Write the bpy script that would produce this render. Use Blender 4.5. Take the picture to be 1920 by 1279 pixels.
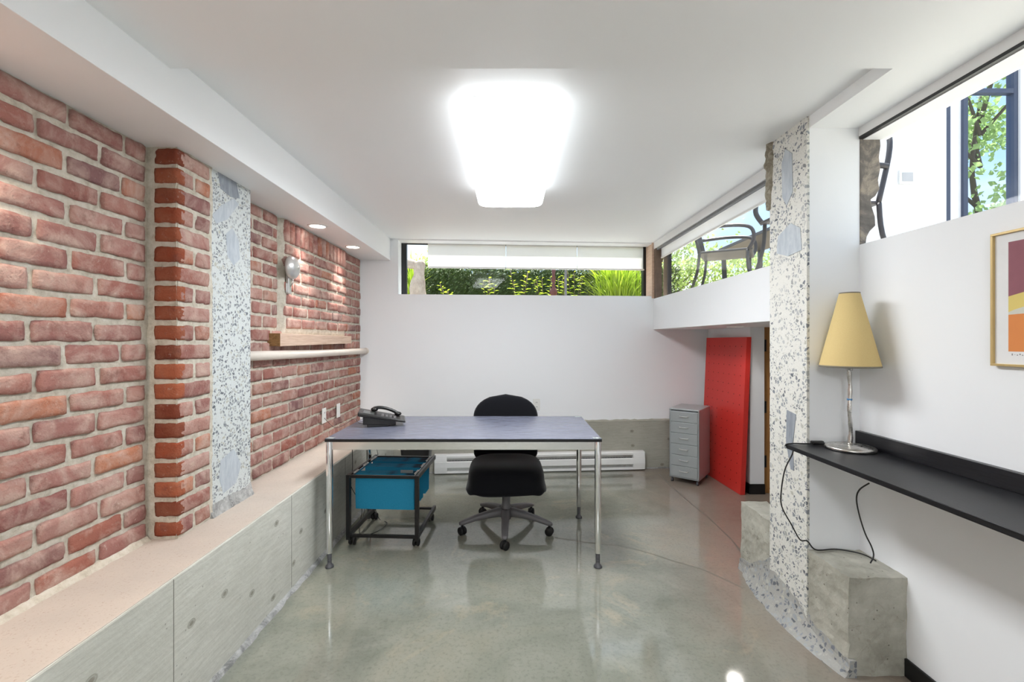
import bpy, math, random
from mathutils import Vector, Matrix, noise
R = math.radians; PI = math.pi
for o in list(bpy.data.objects): bpy.data.objects.remove(o)
scene = bpy.context.scene
col = scene.collection
FPX = 850.0                       # focal length in pixels of a 1920 wide frame
EYE = 1.30
# ------------------------------------------------------------------ camera, sky, sun, exposure
cd = bpy.data.cameras.new('camera'); cam = bpy.data.objects.new('camera', cd); col.objects.link(cam)
cam.location = (0, 0, EYE); cam.rotation_euler = (R(90), 0, 0)
cd.sensor_width = 36; cd.lens = 36 * FPX / 1920; cd.shift_x = 3 / 1920; cd.shift_y = -2.5 / 1920
cd.clip_start = .05; cd.clip_end = 200
scene.camera = cam
w = bpy.data.worlds.new('sky'); scene.world = w; w.use_nodes = True
nt = w.node_tree; nt.nodes.clear()
wo = nt.nodes.new('ShaderNodeOutputWorld'); bg = nt.nodes.new('ShaderNodeBackground')
tc = nt.nodes.new('ShaderNodeTexCoord'); nz = nt.nodes.new('ShaderNodeTexNoise'); rp = nt.nodes.new('ShaderNodeValToRGB')
mp = nt.nodes.new('ShaderNodeMapping'); mp.inputs['Scale'].default_value = (1, 1, 2.2)
nz.inputs['Scale'].default_value = 2.6; nz.inputs['Detail'].default_value = 6
rp.color_ramp.elements[0].position = .42; rp.color_ramp.elements[0].color = (.50, .70, .98, 1)
rp.color_ramp.elements[1].position = .60; rp.color_ramp.elements[1].color = (.97, .985, 1, 1)
nt.links.new(tc.outputs['Generated'], mp.inputs['Vector']); nt.links.new(mp.outputs[0], nz.inputs['Vector'])
nt.links.new(nz.outputs['Fac'], rp.inputs[0]); nt.links.new(rp.outputs[0], bg.inputs[0])
bg.inputs[1].default_value = .35; nt.links.new(bg.outputs[0], wo.inputs[0])
sd = bpy.data.lights.new('sun', 'SUN'); sd.energy = 4.0; sd.angle = R(.6); sd.color = (1, .96, .88)
so = bpy.data.objects.new('sun', sd); col.objects.link(so)
so.rotation_euler = Vector((-.06, -.25, -.966)).to_track_quat('-Z', 'Y').to_euler(); so.location = (2, 9, 14)
vs = scene.view_settings; vs.view_transform = 'Standard'; vs.look = 'None'; vs.gamma = 1; vs.use_curve_mapping = False
vs.exposure = 2.22
LENS_E = 6.3; FILL_E = 7.0

# ------------------------------------------------------------------ node helpers
class NM:
    def __init__(s, name, base=(.8, .8, .8), rough=.5, metal=0, spec=.5):
        s.m = bpy.data.materials.new(name); s.m.use_nodes = True; s.t = s.m.node_tree
        s.b = s.t.nodes['Principled BSDF']
        s.b.inputs['Base Color'].default_value = (*base, 1); s.b.inputs['Roughness'].default_value = rough
        s.b.inputs['Metallic'].default_value = metal; s.b.inputs['Specular IOR Level'].default_value = spec
        s.co = s.t.nodes.new('ShaderNodeTexCoord').outputs['Object']
    def n(s, k, **kw):
        x = s.t.nodes.new(k)
        for a, v in kw.items(): setattr(x, a, v)
        return x
    def set(s, sock, v):
        if hasattr(v, 'links') or hasattr(v, 'is_linked'): s.t.links.new(v, sock)
        elif isinstance(v, tuple) and len(v) == 3 and sock.type == 'RGBA': sock.default_value = (*v, 1)
        else: sock.default_value = v
    def map(s, scale=(1, 1, 1), loc=(0, 0, 0), rot=(0, 0, 0), src=None):
        x = s.n('ShaderNodeMapping'); s.set(x.inputs[0], src or s.co)
        x.inputs['Scale'].default_value = scale; x.inputs['Location'].default_value = loc; x.inputs['Rotation'].default_value = rot
        return x.outputs[0]
    def noise(s, scale=5, detail=4, rough=.55, src=None, dist=0):
        x = s.n('ShaderNodeTexNoise'); s.set(x.inputs['Vector'], src or s.co)
        x.inputs['Scale'].default_value = scale; x.inputs['Detail'].default_value = detail
        x.inputs['Roughness'].default_value = rough; x.inputs['Distortion'].default_value = dist
        return x.outputs['Fac']
    def voro(s, scale=5, feature='F1', src=None, out='Distance', rnd=1):
        x = s.n('ShaderNodeTexVoronoi', feature=feature); s.set(x.inputs['Vector'], src or s.co)
        x.inputs['Scale'].default_value = scale; x.inputs['Randomness'].default_value = rnd
        return x.outputs[out]
    def ramp(s, fac, stops, mode='LINEAR'):
        x = s.n('ShaderNodeValToRGB'); s.set(x.inputs[0], fac); cr = x.color_ramp; cr.interpolation = mode
        while len(cr.elements) < len(stops): cr.elements.new(.5)
        for e, (p, c) in zip(cr.elements, stops):
            e.position = p; e.color = (c, c, c, 1) if not isinstance(c, tuple) else (*c, 1)
        return x.outputs[0]
    def mix(s, f, a, b, mode='MIX'):
        x = s.n('ShaderNodeMix', data_type='RGBA', blend_type=mode)
        s.set(x.inputs[0], f); s.set(x.inputs[6], a); s.set(x.inputs[7], b); return x.outputs[2]
    def math(s, op, a, b=0):
        x = s.n('ShaderNodeMath', operation=op); s.set(x.inputs[0], a); s.set(x.inputs[1], b); return x.outputs[0]
    def col(s, c): s.set(s.b.inputs['Base Color'], c); return s
    def bump(s, h, st=.3, d=.01):
        x = s.n('ShaderNodeBump'); x.inputs['Strength'].default_value = st; x.inputs['Distance'].default_value = d
        s.set(x.inputs['Height'], h); s.t.links.new(x.outputs[0], s.b.inputs['Normal']); return s
    def rough(s, v): s.set(s.b.inputs['Roughness'], v); return s
def plain(name, c, rough=.5, metal=0, var=.06, sc=12, bump=0):
    m = NM(name, c, rough, metal); n_ = m.noise(sc, 3)
    m.col(m.mix(n_, tuple(v * (1 - var) for v in c), tuple(min(1, v * (1 + var)) for v in c)))
    if bump: m.bump(m.noise(sc * 8, 3), bump, .003)
    return m.m
def lin(r, g, b):
    f = lambda v: (v / 255 / 12.92) if v / 255 < .04045 else ((v / 255 + .055) / 1.055) ** 2.4
    return (f(r), f(g), f(b))
M = {}
m = NM('white_paint', lin(246, 248, 250), .55, 0, .25); m.bump(m.noise(60, 4), .06, .002); M['white'] = m.m
m = NM('ceiling_paint', lin(248, 250, 251), .45, 0, .3); m.bump(m.noise(40, 3), .03, .002); M['ceil'] = m.m
m = NM('white_trim_paint', lin(240, 240, 240), .35, 0, .4); m.bump(m.noise(30, 3), .05, .002); M['trimw'] = m.m
# polished concrete floor
m = NM('polished_concrete', rough=.12, spec=.9)
big = m.noise(1.1, 5, .6, dist=.6); mid = m.noise(4.5, 6, .65, dist=.8); fine = m.noise(60, 4, .7)
c = m.ramp(big, [(.3, lin(122, 127, 116)), (.5, lin(150, 153, 140)), (.68, lin(178, 173, 156))])
c = m.mix(m.ramp(mid, [(.35, .0), (.7, .75)]), c, lin(168, 169, 158))
c = m.mix(m.ramp(m.noise(2.2, 7, .7, src=m.map(loc=(3, 7, 0)), dist=1.2), [(.56, 0.0), (.72, .75)]), c, lin(190, 180, 156))
c = m.mix(m.ramp(fine, [(.3, .35), (.5, 0.0)]), c, lin(100, 102, 90))
sep = m.n('ShaderNodeSeparateXYZ'); m.set(sep.inputs[0], m.co)
rx = m.math('ADD', sep.outputs[0], m.math('MULTIPLY', m.noise(1.5, 4), .8))
c = m.mix(m.ramp(m.math('MULTIPLY', rx, .5), [(.62, 0.0), (.9, .55)]), c, lin(160, 134, 120))
c = m.mix(1.0, c, (.80, .80, .80), 'MULTIPLY'); m.col(c); m.rough(m.ramp(mid, [(.3, .055), (.7, .11)])); m.bump(m.noise(3, 3), .05, .004); M['floor'] = m.m
# board-marked concrete
def board_concrete(name, a, b, warm, axis, zmul=1.0):
    m = NM(name, rough=.8, spec=.3)
    sc = (1, 1, 9) if axis != 'flat' else (1, 1, 1)
    grain = m.noise(9, 6, .7, src=m.map(sc), dist=.6)
    c = m.mix(m.ramp(m.noise(2.0, 5, .6), [(.3, 0.0), (.7, 1.0)]), a, b)
    c = m.mix(m.ramp(grain, [(.35, .35), (.6, 0.0)]), c, warm)
    pits = m.voro(22); c = m.mix(m.ramp(pits, [(.05, .6), (.09, 0.0)]), c, lin(110, 108, 98))
    sp = m.n('ShaderNodeSeparateXYZ'); m.set(sp.inputs[0], m.co); cb_ = m.n('ShaderNodeCombineXYZ'); m.set(cb_.inputs[0], m.math('MULTIPLY', sp.outputs[1 if axis == 'y' else 0], 2.2)); m.set(cb_.inputs[1], m.math('MULTIPLY', sp.outputs[2], 3.0)); vv = m.n('ShaderNodeTexVoronoi', voronoi_dimensions='2D'); vv.inputs['Scale'].default_value = 1.35; m.set(vv.inputs['Vector'], cb_.outputs[0]); kv = vv.outputs['Distance']
    c = m.mix(m.ramp(kv, [(.025, .7), (.04, .3), (.055, .55), (.065, 0.0)]), c, lin(112, 106, 90))
    m.col(c); m.bump(m.math('ADD', grain, m.noise(70, 4)), .35, .004); return m.m
M['form'] = board_concrete('board_marked_concrete', lin(216, 215, 206), lin(192, 192, 182), lin(160, 158, 146), 'y')
M['formback'] = board_concrete('weathered_wall_base_concrete', lin(186, 184, 172), lin(166, 164, 152), lin(138, 136, 122), 'x')
m = NM('ledge_top_concrete', rough=.75, spec=.3)
c = m.mix(m.ramp(m.noise(3, 5, .6), [(.3, 0.0), (.7, 1.0)]), lin(188, 178, 168), lin(202, 190, 178))
c = m.mix(m.ramp(m.noise(140, 3, .8), [(.32, .6), (.42, 0.0)]), c, lin(160, 135, 115)); m.col(c); m.bump(m.noise(90, 3), .15, .002); M['ledge'] = m.m
# footing concrete
m = NM('rough_footing_concrete', rough=.85, spec=.3)
c = m.mix(m.ramp(m.noise(5, 6, .65), [(.35, 0.0), (.65, 1.0)]), lin(152, 150, 138), lin(188, 186, 174))
c = m.mix(m.ramp(m.noise(14, 6, .75, dist=1), [(.58, 0.0), (.70, .7)]), c, lin(140, 134, 120))
c = m.mix(m.ramp(m.voro(26), [(.06, .8), (.10, 0.0)]), c, lin(92, 88, 78)); m.col(c)
m.bump(m.math('ADD', m.noise(20, 6, .7), m.voro(26)), .6, .006); M['foot'] = m.m
m = NM('grout_smear', rough=.8, spec=.3)
c = m.mix(m.ramp(m.noise(9, 7, .7, dist=1.5), [(.38, 0.0), (.62, 1.0)]), lin(128, 128, 126), lin(190, 190, 188))
c = m.mix(m.ramp(m.noise(30, 6, .8, dist=2), [(.56, 0.0), (.66, .8)]), c, lin(216, 214, 210)); m.col(c)
m.bump(m.noise(24, 7, .75), .9, .01); M['grout'] = m.m
# exposed aggregate
def aggregate(name, base, sc=62, dens=.55):
    m = NM(name, rough=.6, spec=.4)
    src = m.map(src=m.mix(.012, m.co, m.n('ShaderNodeTexNoise').outputs['Color']))
    vn = m.n('ShaderNodeTexNoise'); m.set(vn.inputs['Vector'], m.co); vn.inputs['Scale'].default_value = 35
    src = m.mix(.025, m.co, vn.outputs['Color'])
    vx = m.n('ShaderNodeTexVoronoi', feature='F1'); m.set(vx.inputs['Vector'], src); vx.inputs['Scale'].default_value = sc
    ve = m.voro(sc, 'DISTANCE_TO_EDGE', src=src)
    rnd = m.n('ShaderNodeSeparateColor'); m.set(rnd.inputs[0], vx.outputs['Color'])
    dn = m.math('MULTIPLY', rnd.outputs[0], m.ramp(m.noise(3.0, 3), [(.25, .78), (.75, 1.12)]))
    pick = m.math('GREATER_THAN', dn, dens)
    inside = m.ramp(ve, [(.10, 0.0), (.15, 1.0)])
    f = m.math('MULTIPLY', pick, inside)
    stone = m.ramp(rnd.outputs[1], [(0, lin(94, 98, 104)), (.35, lin(130, 135, 142)), (.7, lin(164, 168, 170)), (1, lin(186, 184, 170))])
    fine = m.noise(160, 3, .8)
    c = m.mix(m.ramp(fine, [(.36, .5), (.5, 0.0)]), base, lin(176, 176, 166))
    c = m.mix(f, c, stone)
    c = m.mix(m.ramp(m.noise(2.1, 4, .6, src=m.map(loc=(5, 2, 1))), [(.5, 0.0), (.68, .55)]), c, base)
    m.col(c); m.bump(m.math('SUBTRACT', fine, f), .15, .002); return m.m
M['agg'] = aggregate('ground_aggregate_concrete', lin(226, 225, 218), 58, .36)
M['agg_left'] = aggregate('pale_aggregate_concrete', lin(212, 217, 216), 72, .42)
m = NM('blue_grey_stone', rough=.5); c = m.ramp(m.noise(9, 6, .7, src=m.map((3, 3, .8)), dist=1), [(.3, lin(168, 178, 188)), (.7, lin(204, 210, 214))]); m.col(c); M['stone'] = m.m
m = NM('dark_blue_stone', rough=.5); c = m.ramp(m.noise(9, 6, .7, src=m.map((5, 5, .8)), dist=1), [(.3, lin(124, 131, 140)), (.7, lin(166, 172, 180))]); m.col(c); M['stone2'] = m.m
M['agg_dark'] = aggregate('worn_aggregate_concrete', lin(164, 163, 158), 58, .34)
m = NM('broken_concrete', rough=.9)
c = m.ramp(m.noise(22, 8, .75, dist=.8), [(.3, lin(104, 96, 82)), (.5, lin(160, 152, 134)), (.7, lin(206, 200, 184))]); m.col(c); m.bump(m.noise(30, 7, .8), 1, .012); M['broken'] = m.m
m = NM('raw_jamb_concrete', rough=.9)
c = m.ramp(m.noise(9, 8, .7, dist=.6), [(.3, lin(92, 88, 84)), (.5, lin(128, 122, 116)), (.62, lin(176, 164, 148))]); m.col(c); m.bump(m.noise(40, 7, .8), .8, .008); M['jamb'] = m.m
# brick
def brick_mat(name, stops, wash, washcol=lin(214, 190, 178)):
    m = NM(name, rough=.88, spec=.2)
    g = m.n('ShaderNodeNewGeometry'); ri = g.outputs['Random Per Island']
    c = m.ramp(ri, stops)
    off = m.n('ShaderNodeVectorMath', operation='ADD'); m.set(off.inputs[0], m.co)
    cmb = m.n('ShaderNodeCombineXYZ'); s7 = m.math('MULTIPLY', ri, 37.0); m.set(cmb.inputs[1], s7); m.set(cmb.inputs[2], s7); m.set(off.inputs[1], cmb.outputs[0])
    v = off.outputs[0]
    c = m.mix(m.ramp(m.noise(9, 6, .65, src=v, dist=.6), [(.42, 0.0), (.66, wash)]), c, washcol)
    c = m.mix(1.0, c, (.86, .82, .80), 'MULTIPLY')
    c = m.mix(m.ramp(m.noise(14, 6, .7, src=v), [(.30, .55), (.45, 0.0)]), c, lin(116, 74, 66))
    c = m.mix(m.ramp(m.noise(110, 4, .8, src=v), [(.28, .7), (.38, 0.0)]), c, lin(84, 60, 56))
    c = m.mix(m.ramp(m.noise(46, 5, .8, src=v), [(.6, 0.0), (.72, .5)]), c, lin(212, 200, 186))
    m.col(c); m.bump(m.math('ADD', m.noise(26, 7, .75, src=v), m.noise(120, 3)), .6, .006); return m.m
M['brick'] = brick_mat('washed_red_brick', [(0, lin(156, 112, 106)), (.14, lin(170, 118, 108)), (.3, lin(182, 136, 128)), (.45, lin(150, 104, 100)), (.6, lin(192, 152, 142)),
    (.72, lin(168, 110, 98)), (.82, lin(200, 140, 112)), (.9, lin(142, 108, 108)), (1, lin(182, 130, 120))], .8)
M['brick_raw'] = brick_mat('sealed_red_brick', [(0, lin(146, 78, 56)), (.25, lin(170, 92, 66)), (.5, lin(124, 66, 50)), (.75, lin(178, 104, 76)), (1, lin(140, 80, 60))], .3, lin(186, 138, 112))
m = NM('lime_mortar', rough=.95, spec=.15)
c = m.ramp(m.noise(30, 6, .7), [(.3, lin(184, 174, 156)), (.5, lin(212, 204, 188)), (.7, lin(226, 220, 208))]); m.col(c); m.bump(m.noise(80, 6, .8), .8, .006); M['mortar'] = m.m
def wood(name, a, b, sc=(1, 1, 1), rough=.5, k=14, bump=.15):
    m = NM(name, rough=rough); src = m.map(sc)
    g = m.noise(k, 7, .7, src=src, dist=.5); m.col(m.ramp(g, [(.32, a), (.68, b)])); m.bump(g, bump, .002); return m.m
M['desk'] = wood('black_stained_desk_veneer', lin(84, 86, 100), lin(132, 136, 154), (.6, 9, 1), .24, 16, .12)
M['black_wood'] = wood('black_ash_veneer', lin(10, 10, 12), lin(30, 30, 35), (12, .8, 12), .32, 18, .4)
M['beam'] = wood('old_pine', lin(196, 164, 140), lin(224, 198, 178), (3, .5, 9), .8, 10)
M['beam_end'] = wood('old_pine_end_grain', lin(120, 88, 50), lin(168, 130, 82), (3, 3, 6), .8, 16)
M['door_wood'] = wood('amber_wood', lin(150, 100, 50), lin(190, 140, 80), (9, 9, .6), .4, 8)
def metal(name, c, rough, brushed=None):
    m = NM(name, c, rough, 1)
    if brushed: g = m.noise(30, 4, .7, src=m.map(brushed)); m.col(m.mix(g, tuple(v * .9 for v in c), c)); m.rough(m.ramp(g, [(.3, rough * .8), (.7, rough * 1.3)]))
    else: g = m.noise(20, 2); m.rough(m.ramp(g, [(.3, rough * .9), (.7, rough * 1.15)]))
    return m.m
M['chrome'] = metal('polished_chrome', (.86, .86, .87), .08)
M['brushed'] = metal('brushed_nickel', (.62, .6, .57), .28, (1, 1, 20))
M['apron'] = metal('polished_aluminium_apron', (.80, .79, .77), .16, (.5, 20, 20))
M['silver'] = plain('grey_lacquered_steel', lin(172, 178, 180), .38, .3)
M['alu'] = plain('white_metal_bell', lin(206, 206, 204), .3, .55)
M['black_metal'] = plain('black_powder_coat', lin(20, 18, 20), .35)
M['black_plastic'] = plain('black_plastic', lin(14, 13, 14), .35)
M['dark_plastic'] = plain('dark_brown_black_plastic', lin(20, 15, 14), .3)
M['grey_plastic'] = plain('grey_plastic', lin(104, 102, 104), .45)
M['foot_plastic'] = plain('dark_grey_foot_plastic', lin(84, 84, 88), .4)
M['rubber'] = plain('black_rubber', lin(16, 16, 17), .6)
m = NM('black_fabric', rough=.95, spec=.1); g = m.noise(300, 2); m.col(m.mix(g, lin(8, 8, 10), lin(24, 25, 31))); m.bump(g, .4, .002)
try: m.b.inputs['Sheen Weight'].default_value = .25; m.b.inputs['Sheen Roughness'].default_value = .5
except Exception: pass
M['fabric'] = m.m
m = NM('teal_card', rough=.75, spec=.25); g = m.noise(180, 3); m.col(m.mix(g, lin(30, 134, 174), lin(52, 154, 194))); M['teal'] = m.m
m = NM('red_painted_panel', rough=.42, spec=.4); g = m.noise(120, 3); m.col(m.mix(g, lin(206, 48, 42), lin(222, 62, 54))); m.bump(g, .12, .002); M['red'] = m.m
M['hole'] = plain('dark_red_hole', lin(96, 14, 14), .8)
m = NM('cream_shade_cloth', rough=.8, spec=.2); g = m.noise(240, 2, src=m.map((1, 1, 3))); m.col(m.mix(g, lin(204, 178, 122), lin(218, 196, 140))); m.b.inputs['Transmission Weight'].default_value = 0; M['shade'] = m.m
M['shade_trim'] = plain('grey_shade_tape', lin(120, 114, 100), .7)
M['blue'] = plain('blue_tape', lin(70, 130, 180), .5)
M['white_plastic'] = plain('white_plastic', lin(236, 236, 232), .35)
M['white_enamel'] = plain('white_enamel', lin(240, 240, 238), .3)
M['slot'] = plain('dark_slot', lin(70, 70, 72), .6)
M['pipe'] = plain('painted_pipe', lin(226, 216, 204), .5, 0, .08, 9)
M['gold'] = plain('pale_gold_frame', lin(204, 178, 122), .35, .3)
M['mat'] = plain('white_mat_board', lin(236, 236, 236), .8)
M['mauve'] = plain('mauve_print', lin(150, 96, 106), .8, 0, .1, 30)
M['yellow'] = plain('yellow_print', lin(228, 206, 122), .8)
M['greycream'] = plain('cream_print', lin(214, 212, 200), .8)
M['orange'] = plain('orange_print', lin(226, 142, 80), .8)
M['ink'] = plain('pencil_grey', lin(150, 150, 150), .8)
M['frame_black'] = plain('black_window_frame', lin(26, 27, 30), .35)
M['frame_blue'] = plain('dark_blue_frame', lin(62, 72, 94), .4)
M['frame_white'] = plain('white_window_frame', lin(238, 238, 240), .4)
M['basebd'] = plain('black_rubber_skirting', lin(15, 15, 16), .45)
M['patio'] = plain('charcoal_aluminium', lin(62, 60, 64), .4, .2)
M['leaf_dark'] = plain('dark_hedge_leaf', lin(66, 88, 38), .6, 0, .5, 6)
M['leaf_mid'] = plain('mid_green_leaf', lin(150, 176, 84), .6, 0, .35, 5)
M['leaf_light'] = plain('yellow_green_leaf', lin(178, 204, 66), .55, 0, .3, 5)
M['leaf_tree'] = plain('pale_tree_leaf', lin(168, 190, 116), .6, 0, .35, 3)
for k in ('leaf_mid', 'leaf_light', 'leaf_tree'):
    mm = M[k]; t = mm.node_tree; b = t.nodes['Principled BSDF']; src = b.inputs['Base Color'].links[0].from_socket
    tr = t.nodes.new('ShaderNodeBsdfTranslucent'); ms = t.nodes.new('ShaderNodeMixShader'); ms.inputs[0].default_value = .4
    t.links.new(src, tr.inputs[0]); t.links.new(b.outputs[0], ms.inputs[1]); t.links.new(tr.outputs[0], ms.inputs[2])
    t.links.new(ms.outputs[0], t.nodes['Material Output'].inputs[0])
M['bark'] = plain('bark', lin(90, 76, 60), .9, 0, .3)
M['soil'] = plain('garden_soil', lin(120, 110, 92), .95, 0, .2)
M['paving'] = plain('pale_patio_paving', lin(150, 148, 142), .8)
m = NM('weathered_stone', rough=.9); m.col(m.ramp(m.noise(12, 6, .7), [(.3, lin(150, 136, 124)), (.7, lin(196, 184, 172))])); m.bump(m.noise(40, 5), .5, .01); M['sculpt'] = m.m
M['burgundy'] = plain('burgundy_iron', lin(104, 60, 58), .5)
M['post_grey'] = plain('grey_post', lin(120, 120, 124), .5)
def glass(name, tint=(1, 1, 1), refl=1.0):
    m = bpy.data.materials.new(name); m.use_nodes = True; t = m.node_tree; t.nodes.clear()
    o = t.nodes.new('ShaderNodeOutputMaterial'); mx = t.nodes.new('ShaderNodeMixShader'); tr = t.nodes.new('ShaderNodeBsdfTransparent')
    gl = t.nodes.new('ShaderNodeBsdfGlossy'); gl.inputs['Roughness'].default_value = .02; lw = t.nodes.new('ShaderNodeLayerWeight'); lw.inputs[0].default_value = .5; pw = t.nodes.new('ShaderNodeMath'); pw.operation = 'POWER'; pw.inputs[1].default_value = 4; t.links.new(lw.outputs['Facing'], pw.inputs[0]); fr = t.nodes.new('ShaderNodeMath'); fr.operation = 'MULTIPLY_ADD'; fr.inputs[1].default_value = .5; fr.inputs[2].default_value = .006; t.links.new(pw.outputs[0], fr.inputs[0])
    tr.inputs[0].default_value = (*tint, 1)
    t.links.new(fr.outputs[0], mx.inputs[0]); t.links.new(tr.outputs[0], mx.inputs[1]); t.links.new(gl.outputs[0], mx.inputs[2]); t.links.new(mx.outputs[0], o.inputs[0]); return m
M['glass'] = glass('clear_glass', (.97, .98, .98)); M['glass_blue'] = glass('bluish_glass', (.86, .92, 1))
def emit(name, c, s):
    m = NM(name, c, .4); m.b.inputs['Emission Color'].default_value = (*c, 1); m.b.inputs['Emission Strength'].default_value = s; return m.m
M['lens'] = emit('lit_acrylic_lens', (.94, .97, 1), LENS_E); M['lens_side'] = emit('lit_acrylic_lens_side', (.94, .97, 1), .6)
M['lens_fill'] = emit('rear_fill_lens', (.94, .97, 1), FILL_E)
M['bulb'] = emit('lit_downlight', (1, .93, .85), 4)
m = NM('white_blind_cloth', lin(250, 250, 250), .9, 0, .1); tr = m.n('ShaderNodeBsdfTranslucent'); tr.inputs[0].default_value = (.98, .98, .98, 1)
ms = m.n('ShaderNodeMixShader'); ms.inputs[0].default_value = .7; m.t.links.new(m.b.outputs[0], ms.inputs[1]); m.t.links.new(tr.outputs[0], ms.inputs[2])
m.t.links.new(ms.outputs[0], m.t.nodes['Material Output'].inputs[0]); M['blind'] = m.m

# ------------------------------------------------------------------ mesh helpers
class MB:
    def __init__(s): s.v = []; s.f = []; s.mi = []; s.sm = []
    def add(s, vs, fs, mi=0, smooth=False):
        b = len(s.v); s.v += [tuple(p) for p in vs]
        for f in fs: s.f.append([i + b for i in f]); s.mi.append(mi); s.sm.append(smooth)
        return s
    def box(s, x0, x1, y0, y1, z0, z1, mi=0, T=None):
        v = [Vector((x, y, z)) for z in (z0, z1) for y in (y0, y1) for x in (x0, x1)]
        if T: v = [T @ p for p in v]
        return s.add(v, [(0, 2, 3, 1), (4, 5, 7, 6), (0, 1, 5, 4), (2, 6, 7, 3), (0, 4, 6, 2), (1, 3, 7, 5)], mi)
    def bar(s, a, b, wx, wy, mi=0, up=(0, 0, 1)):
        a = Vector(a); b = Vector(b); d = (b - a).normalized(); u = Vector(up)
        if abs(d.dot(u)) > .95: u = Vector((0, 1, 0))
        r = d.cross(u).normalized(); u = r.cross(d)
        v = [p + r * sx * wx / 2 + u * sy * wy / 2 for p in (a, b) for sx, sy in ((-1, -1), (1, -1), (1, 1), (-1, 1))]
        return s.add(v, [(3, 2, 1, 0), (4, 5, 6, 7), (0, 1, 5, 4), (1, 2, 6, 5), (2, 3, 7, 6), (3, 0, 4, 7)], mi)
    def tube(s, pts, r, n=12, mi=0, caps=True):
        pts = [Vector(p) for p in pts]; rs = r if isinstance(r, (list, tuple)) else [r] * len(pts)
        prev = None; vs = []
        for i, p in enumerate(pts):
            d = (pts[min(i + 1, len(pts) - 1)] - pts[max(i - 1, 0)]).normalized()
            if prev is None:
                u = Vector((0, 0, 1)) if abs(d.z) < .9 else Vector((1, 0, 0)); u = (u - d * u.dot(d)).normalized()
            else: u = (prev - d * prev.dot(d)).normalized()
            prev = u; q = d.cross(u)
            vs += [p + (u * math.cos(2 * PI * k / n) + q * math.sin(2 * PI * k / n)) * rs[i] for k in range(n)]
        fs = [(i * n + k, i * n + (k + 1) % n, (i + 1) * n + (k + 1) % n, (i + 1) * n + k) for i in range(len(pts) - 1) for k in range(n)]
        if caps: fs += [tuple(reversed(range(n))), tuple(range((len(pts) - 1) * n, len(pts) * n))]
        return s.add(vs, fs, mi, True)
    def lathe(s, prof, n=32, T=None, mi=0, c=(0, 0, 0)):
        T = T or Matrix.Translation(c); vs = []
        for r, z in prof: vs += [T @ Vector((max(r, 1e-5) * math.cos(2 * PI * k / n), max(r, 1e-5) * math.sin(2 * PI * k / n), z)) for k in range(n)]
        fs = [(i * n + k, i * n + (k + 1) % n, (i + 1) * n + (k + 1) % n, (i + 1) * n + k) for i in range(len(prof) - 1) for k in range(n)]
        fs += [tuple(reversed(range(n))), tuple(range((len(prof) - 1) * n, len(prof) * n))]
        return s.add(vs, fs, mi, True)
    def ball(s, c, r, n=12, mi=0, T=None):
        rx, ry, rz = r if isinstance(r, (tuple, list)) else (r, r, r)
        Tm = (T or Matrix.Translation(c)) @ Matrix.Diagonal((rx, ry, rz, 1))
        return s.lathe([(math.sin(PI * i / n), -math.cos(PI * i / n)) for i in range(n + 1)], n * 2, Tm, mi)
    def loft(s, rings, mi=0, smooth=True, caps=True):
        n = len(rings[0]); vs = [p for r in rings for p in r]
        fs = [(i * n + k, i * n + (k + 1) % n, (i + 1) * n + (k + 1) % n, (i + 1) * n + k) for i in range(len(rings) - 1) for k in range(n)]
        if caps: fs += [tuple(reversed(range(n))), tuple(range((len(rings) - 1) * n, len(rings) * n))]
        return s.add(vs, fs, mi, smooth)
    def prism(s, poly, f0, f1, mi=0, smooth=False):     # poly 2D; f0/f1 map (a,b)->3D
        n = len(poly); vs = [f0(a, b) for a, b in poly] + [f1(a, b) for a, b in poly]
        return s.add(vs, [tuple(range(n)), tuple(reversed(range(n, 2 * n)))] + [(k, n + k, n + (k + 1) % n, (k + 1) % n) for k in range(n)], mi, smooth)
    def build(s, name, mats, parent=None, bevel=0, seg=2, subsurf=0, recalc=True):
        me = bpy.data.meshes.new(name); me.from_pydata(s.v, [], s.f)
        for m_ in (mats if isinstance(mats, (list, tuple)) else [mats]): me.materials.append(m_)
        me.polygons.foreach_set('material_index', s.mi); me.polygons.foreach_set('use_smooth', s.sm); me.update()
        if recalc:
            import bmesh
            bm = bmesh.new(); bm.from_mesh(me); bmesh.ops.recalc_face_normals(bm, faces=bm.faces); bm.to_mesh(me); bm.free()
        o = bpy.data.objects.new(name, me); col.objects.link(o)
        if parent: o.parent = parent
        if bevel:
            b = o.modifiers.new('bevel', 'BEVEL'); b.width = bevel; b.segments = seg; b.limit_method = 'ANGLE'; b.angle_limit = R(40)
        if subsurf:
            b = o.modifiers.new('sub', 'SUBSURF'); b.levels = subsurf; b.render_levels = subsurf
        return o
def tag(o, label=None, cat=None, group=None, kind=None):
    if label: o['label'] = label
    if cat: o['category'] = cat
    if group: o['group'] = group
    if kind: o['kind'] = kind
    return o
def thing(name, label, cat, loc=(0, 0, 0), rz=0, group=None):
    o = bpy.data.objects.new(name, None); col.objects.link(o); o.empty_display_size = .05
    o.location = loc; o.rotation_euler = (0, 0, rz); return tag(o, label, cat, group)
def struct(o): o['kind'] = 'structure'; return o
def copy_tree(o, parent=None):
    kids = [c for c in bpy.data.objects if c.parent == o]
    c = o.copy(); col.objects.link(c); c.parent = parent
    for k in kids: copy_tree(k, c)
    return c
def px(x, y, Y): return Vector(((x - 957) * Y / FPX, Y, EYE - (y - 637) * Y / FPX))
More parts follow.
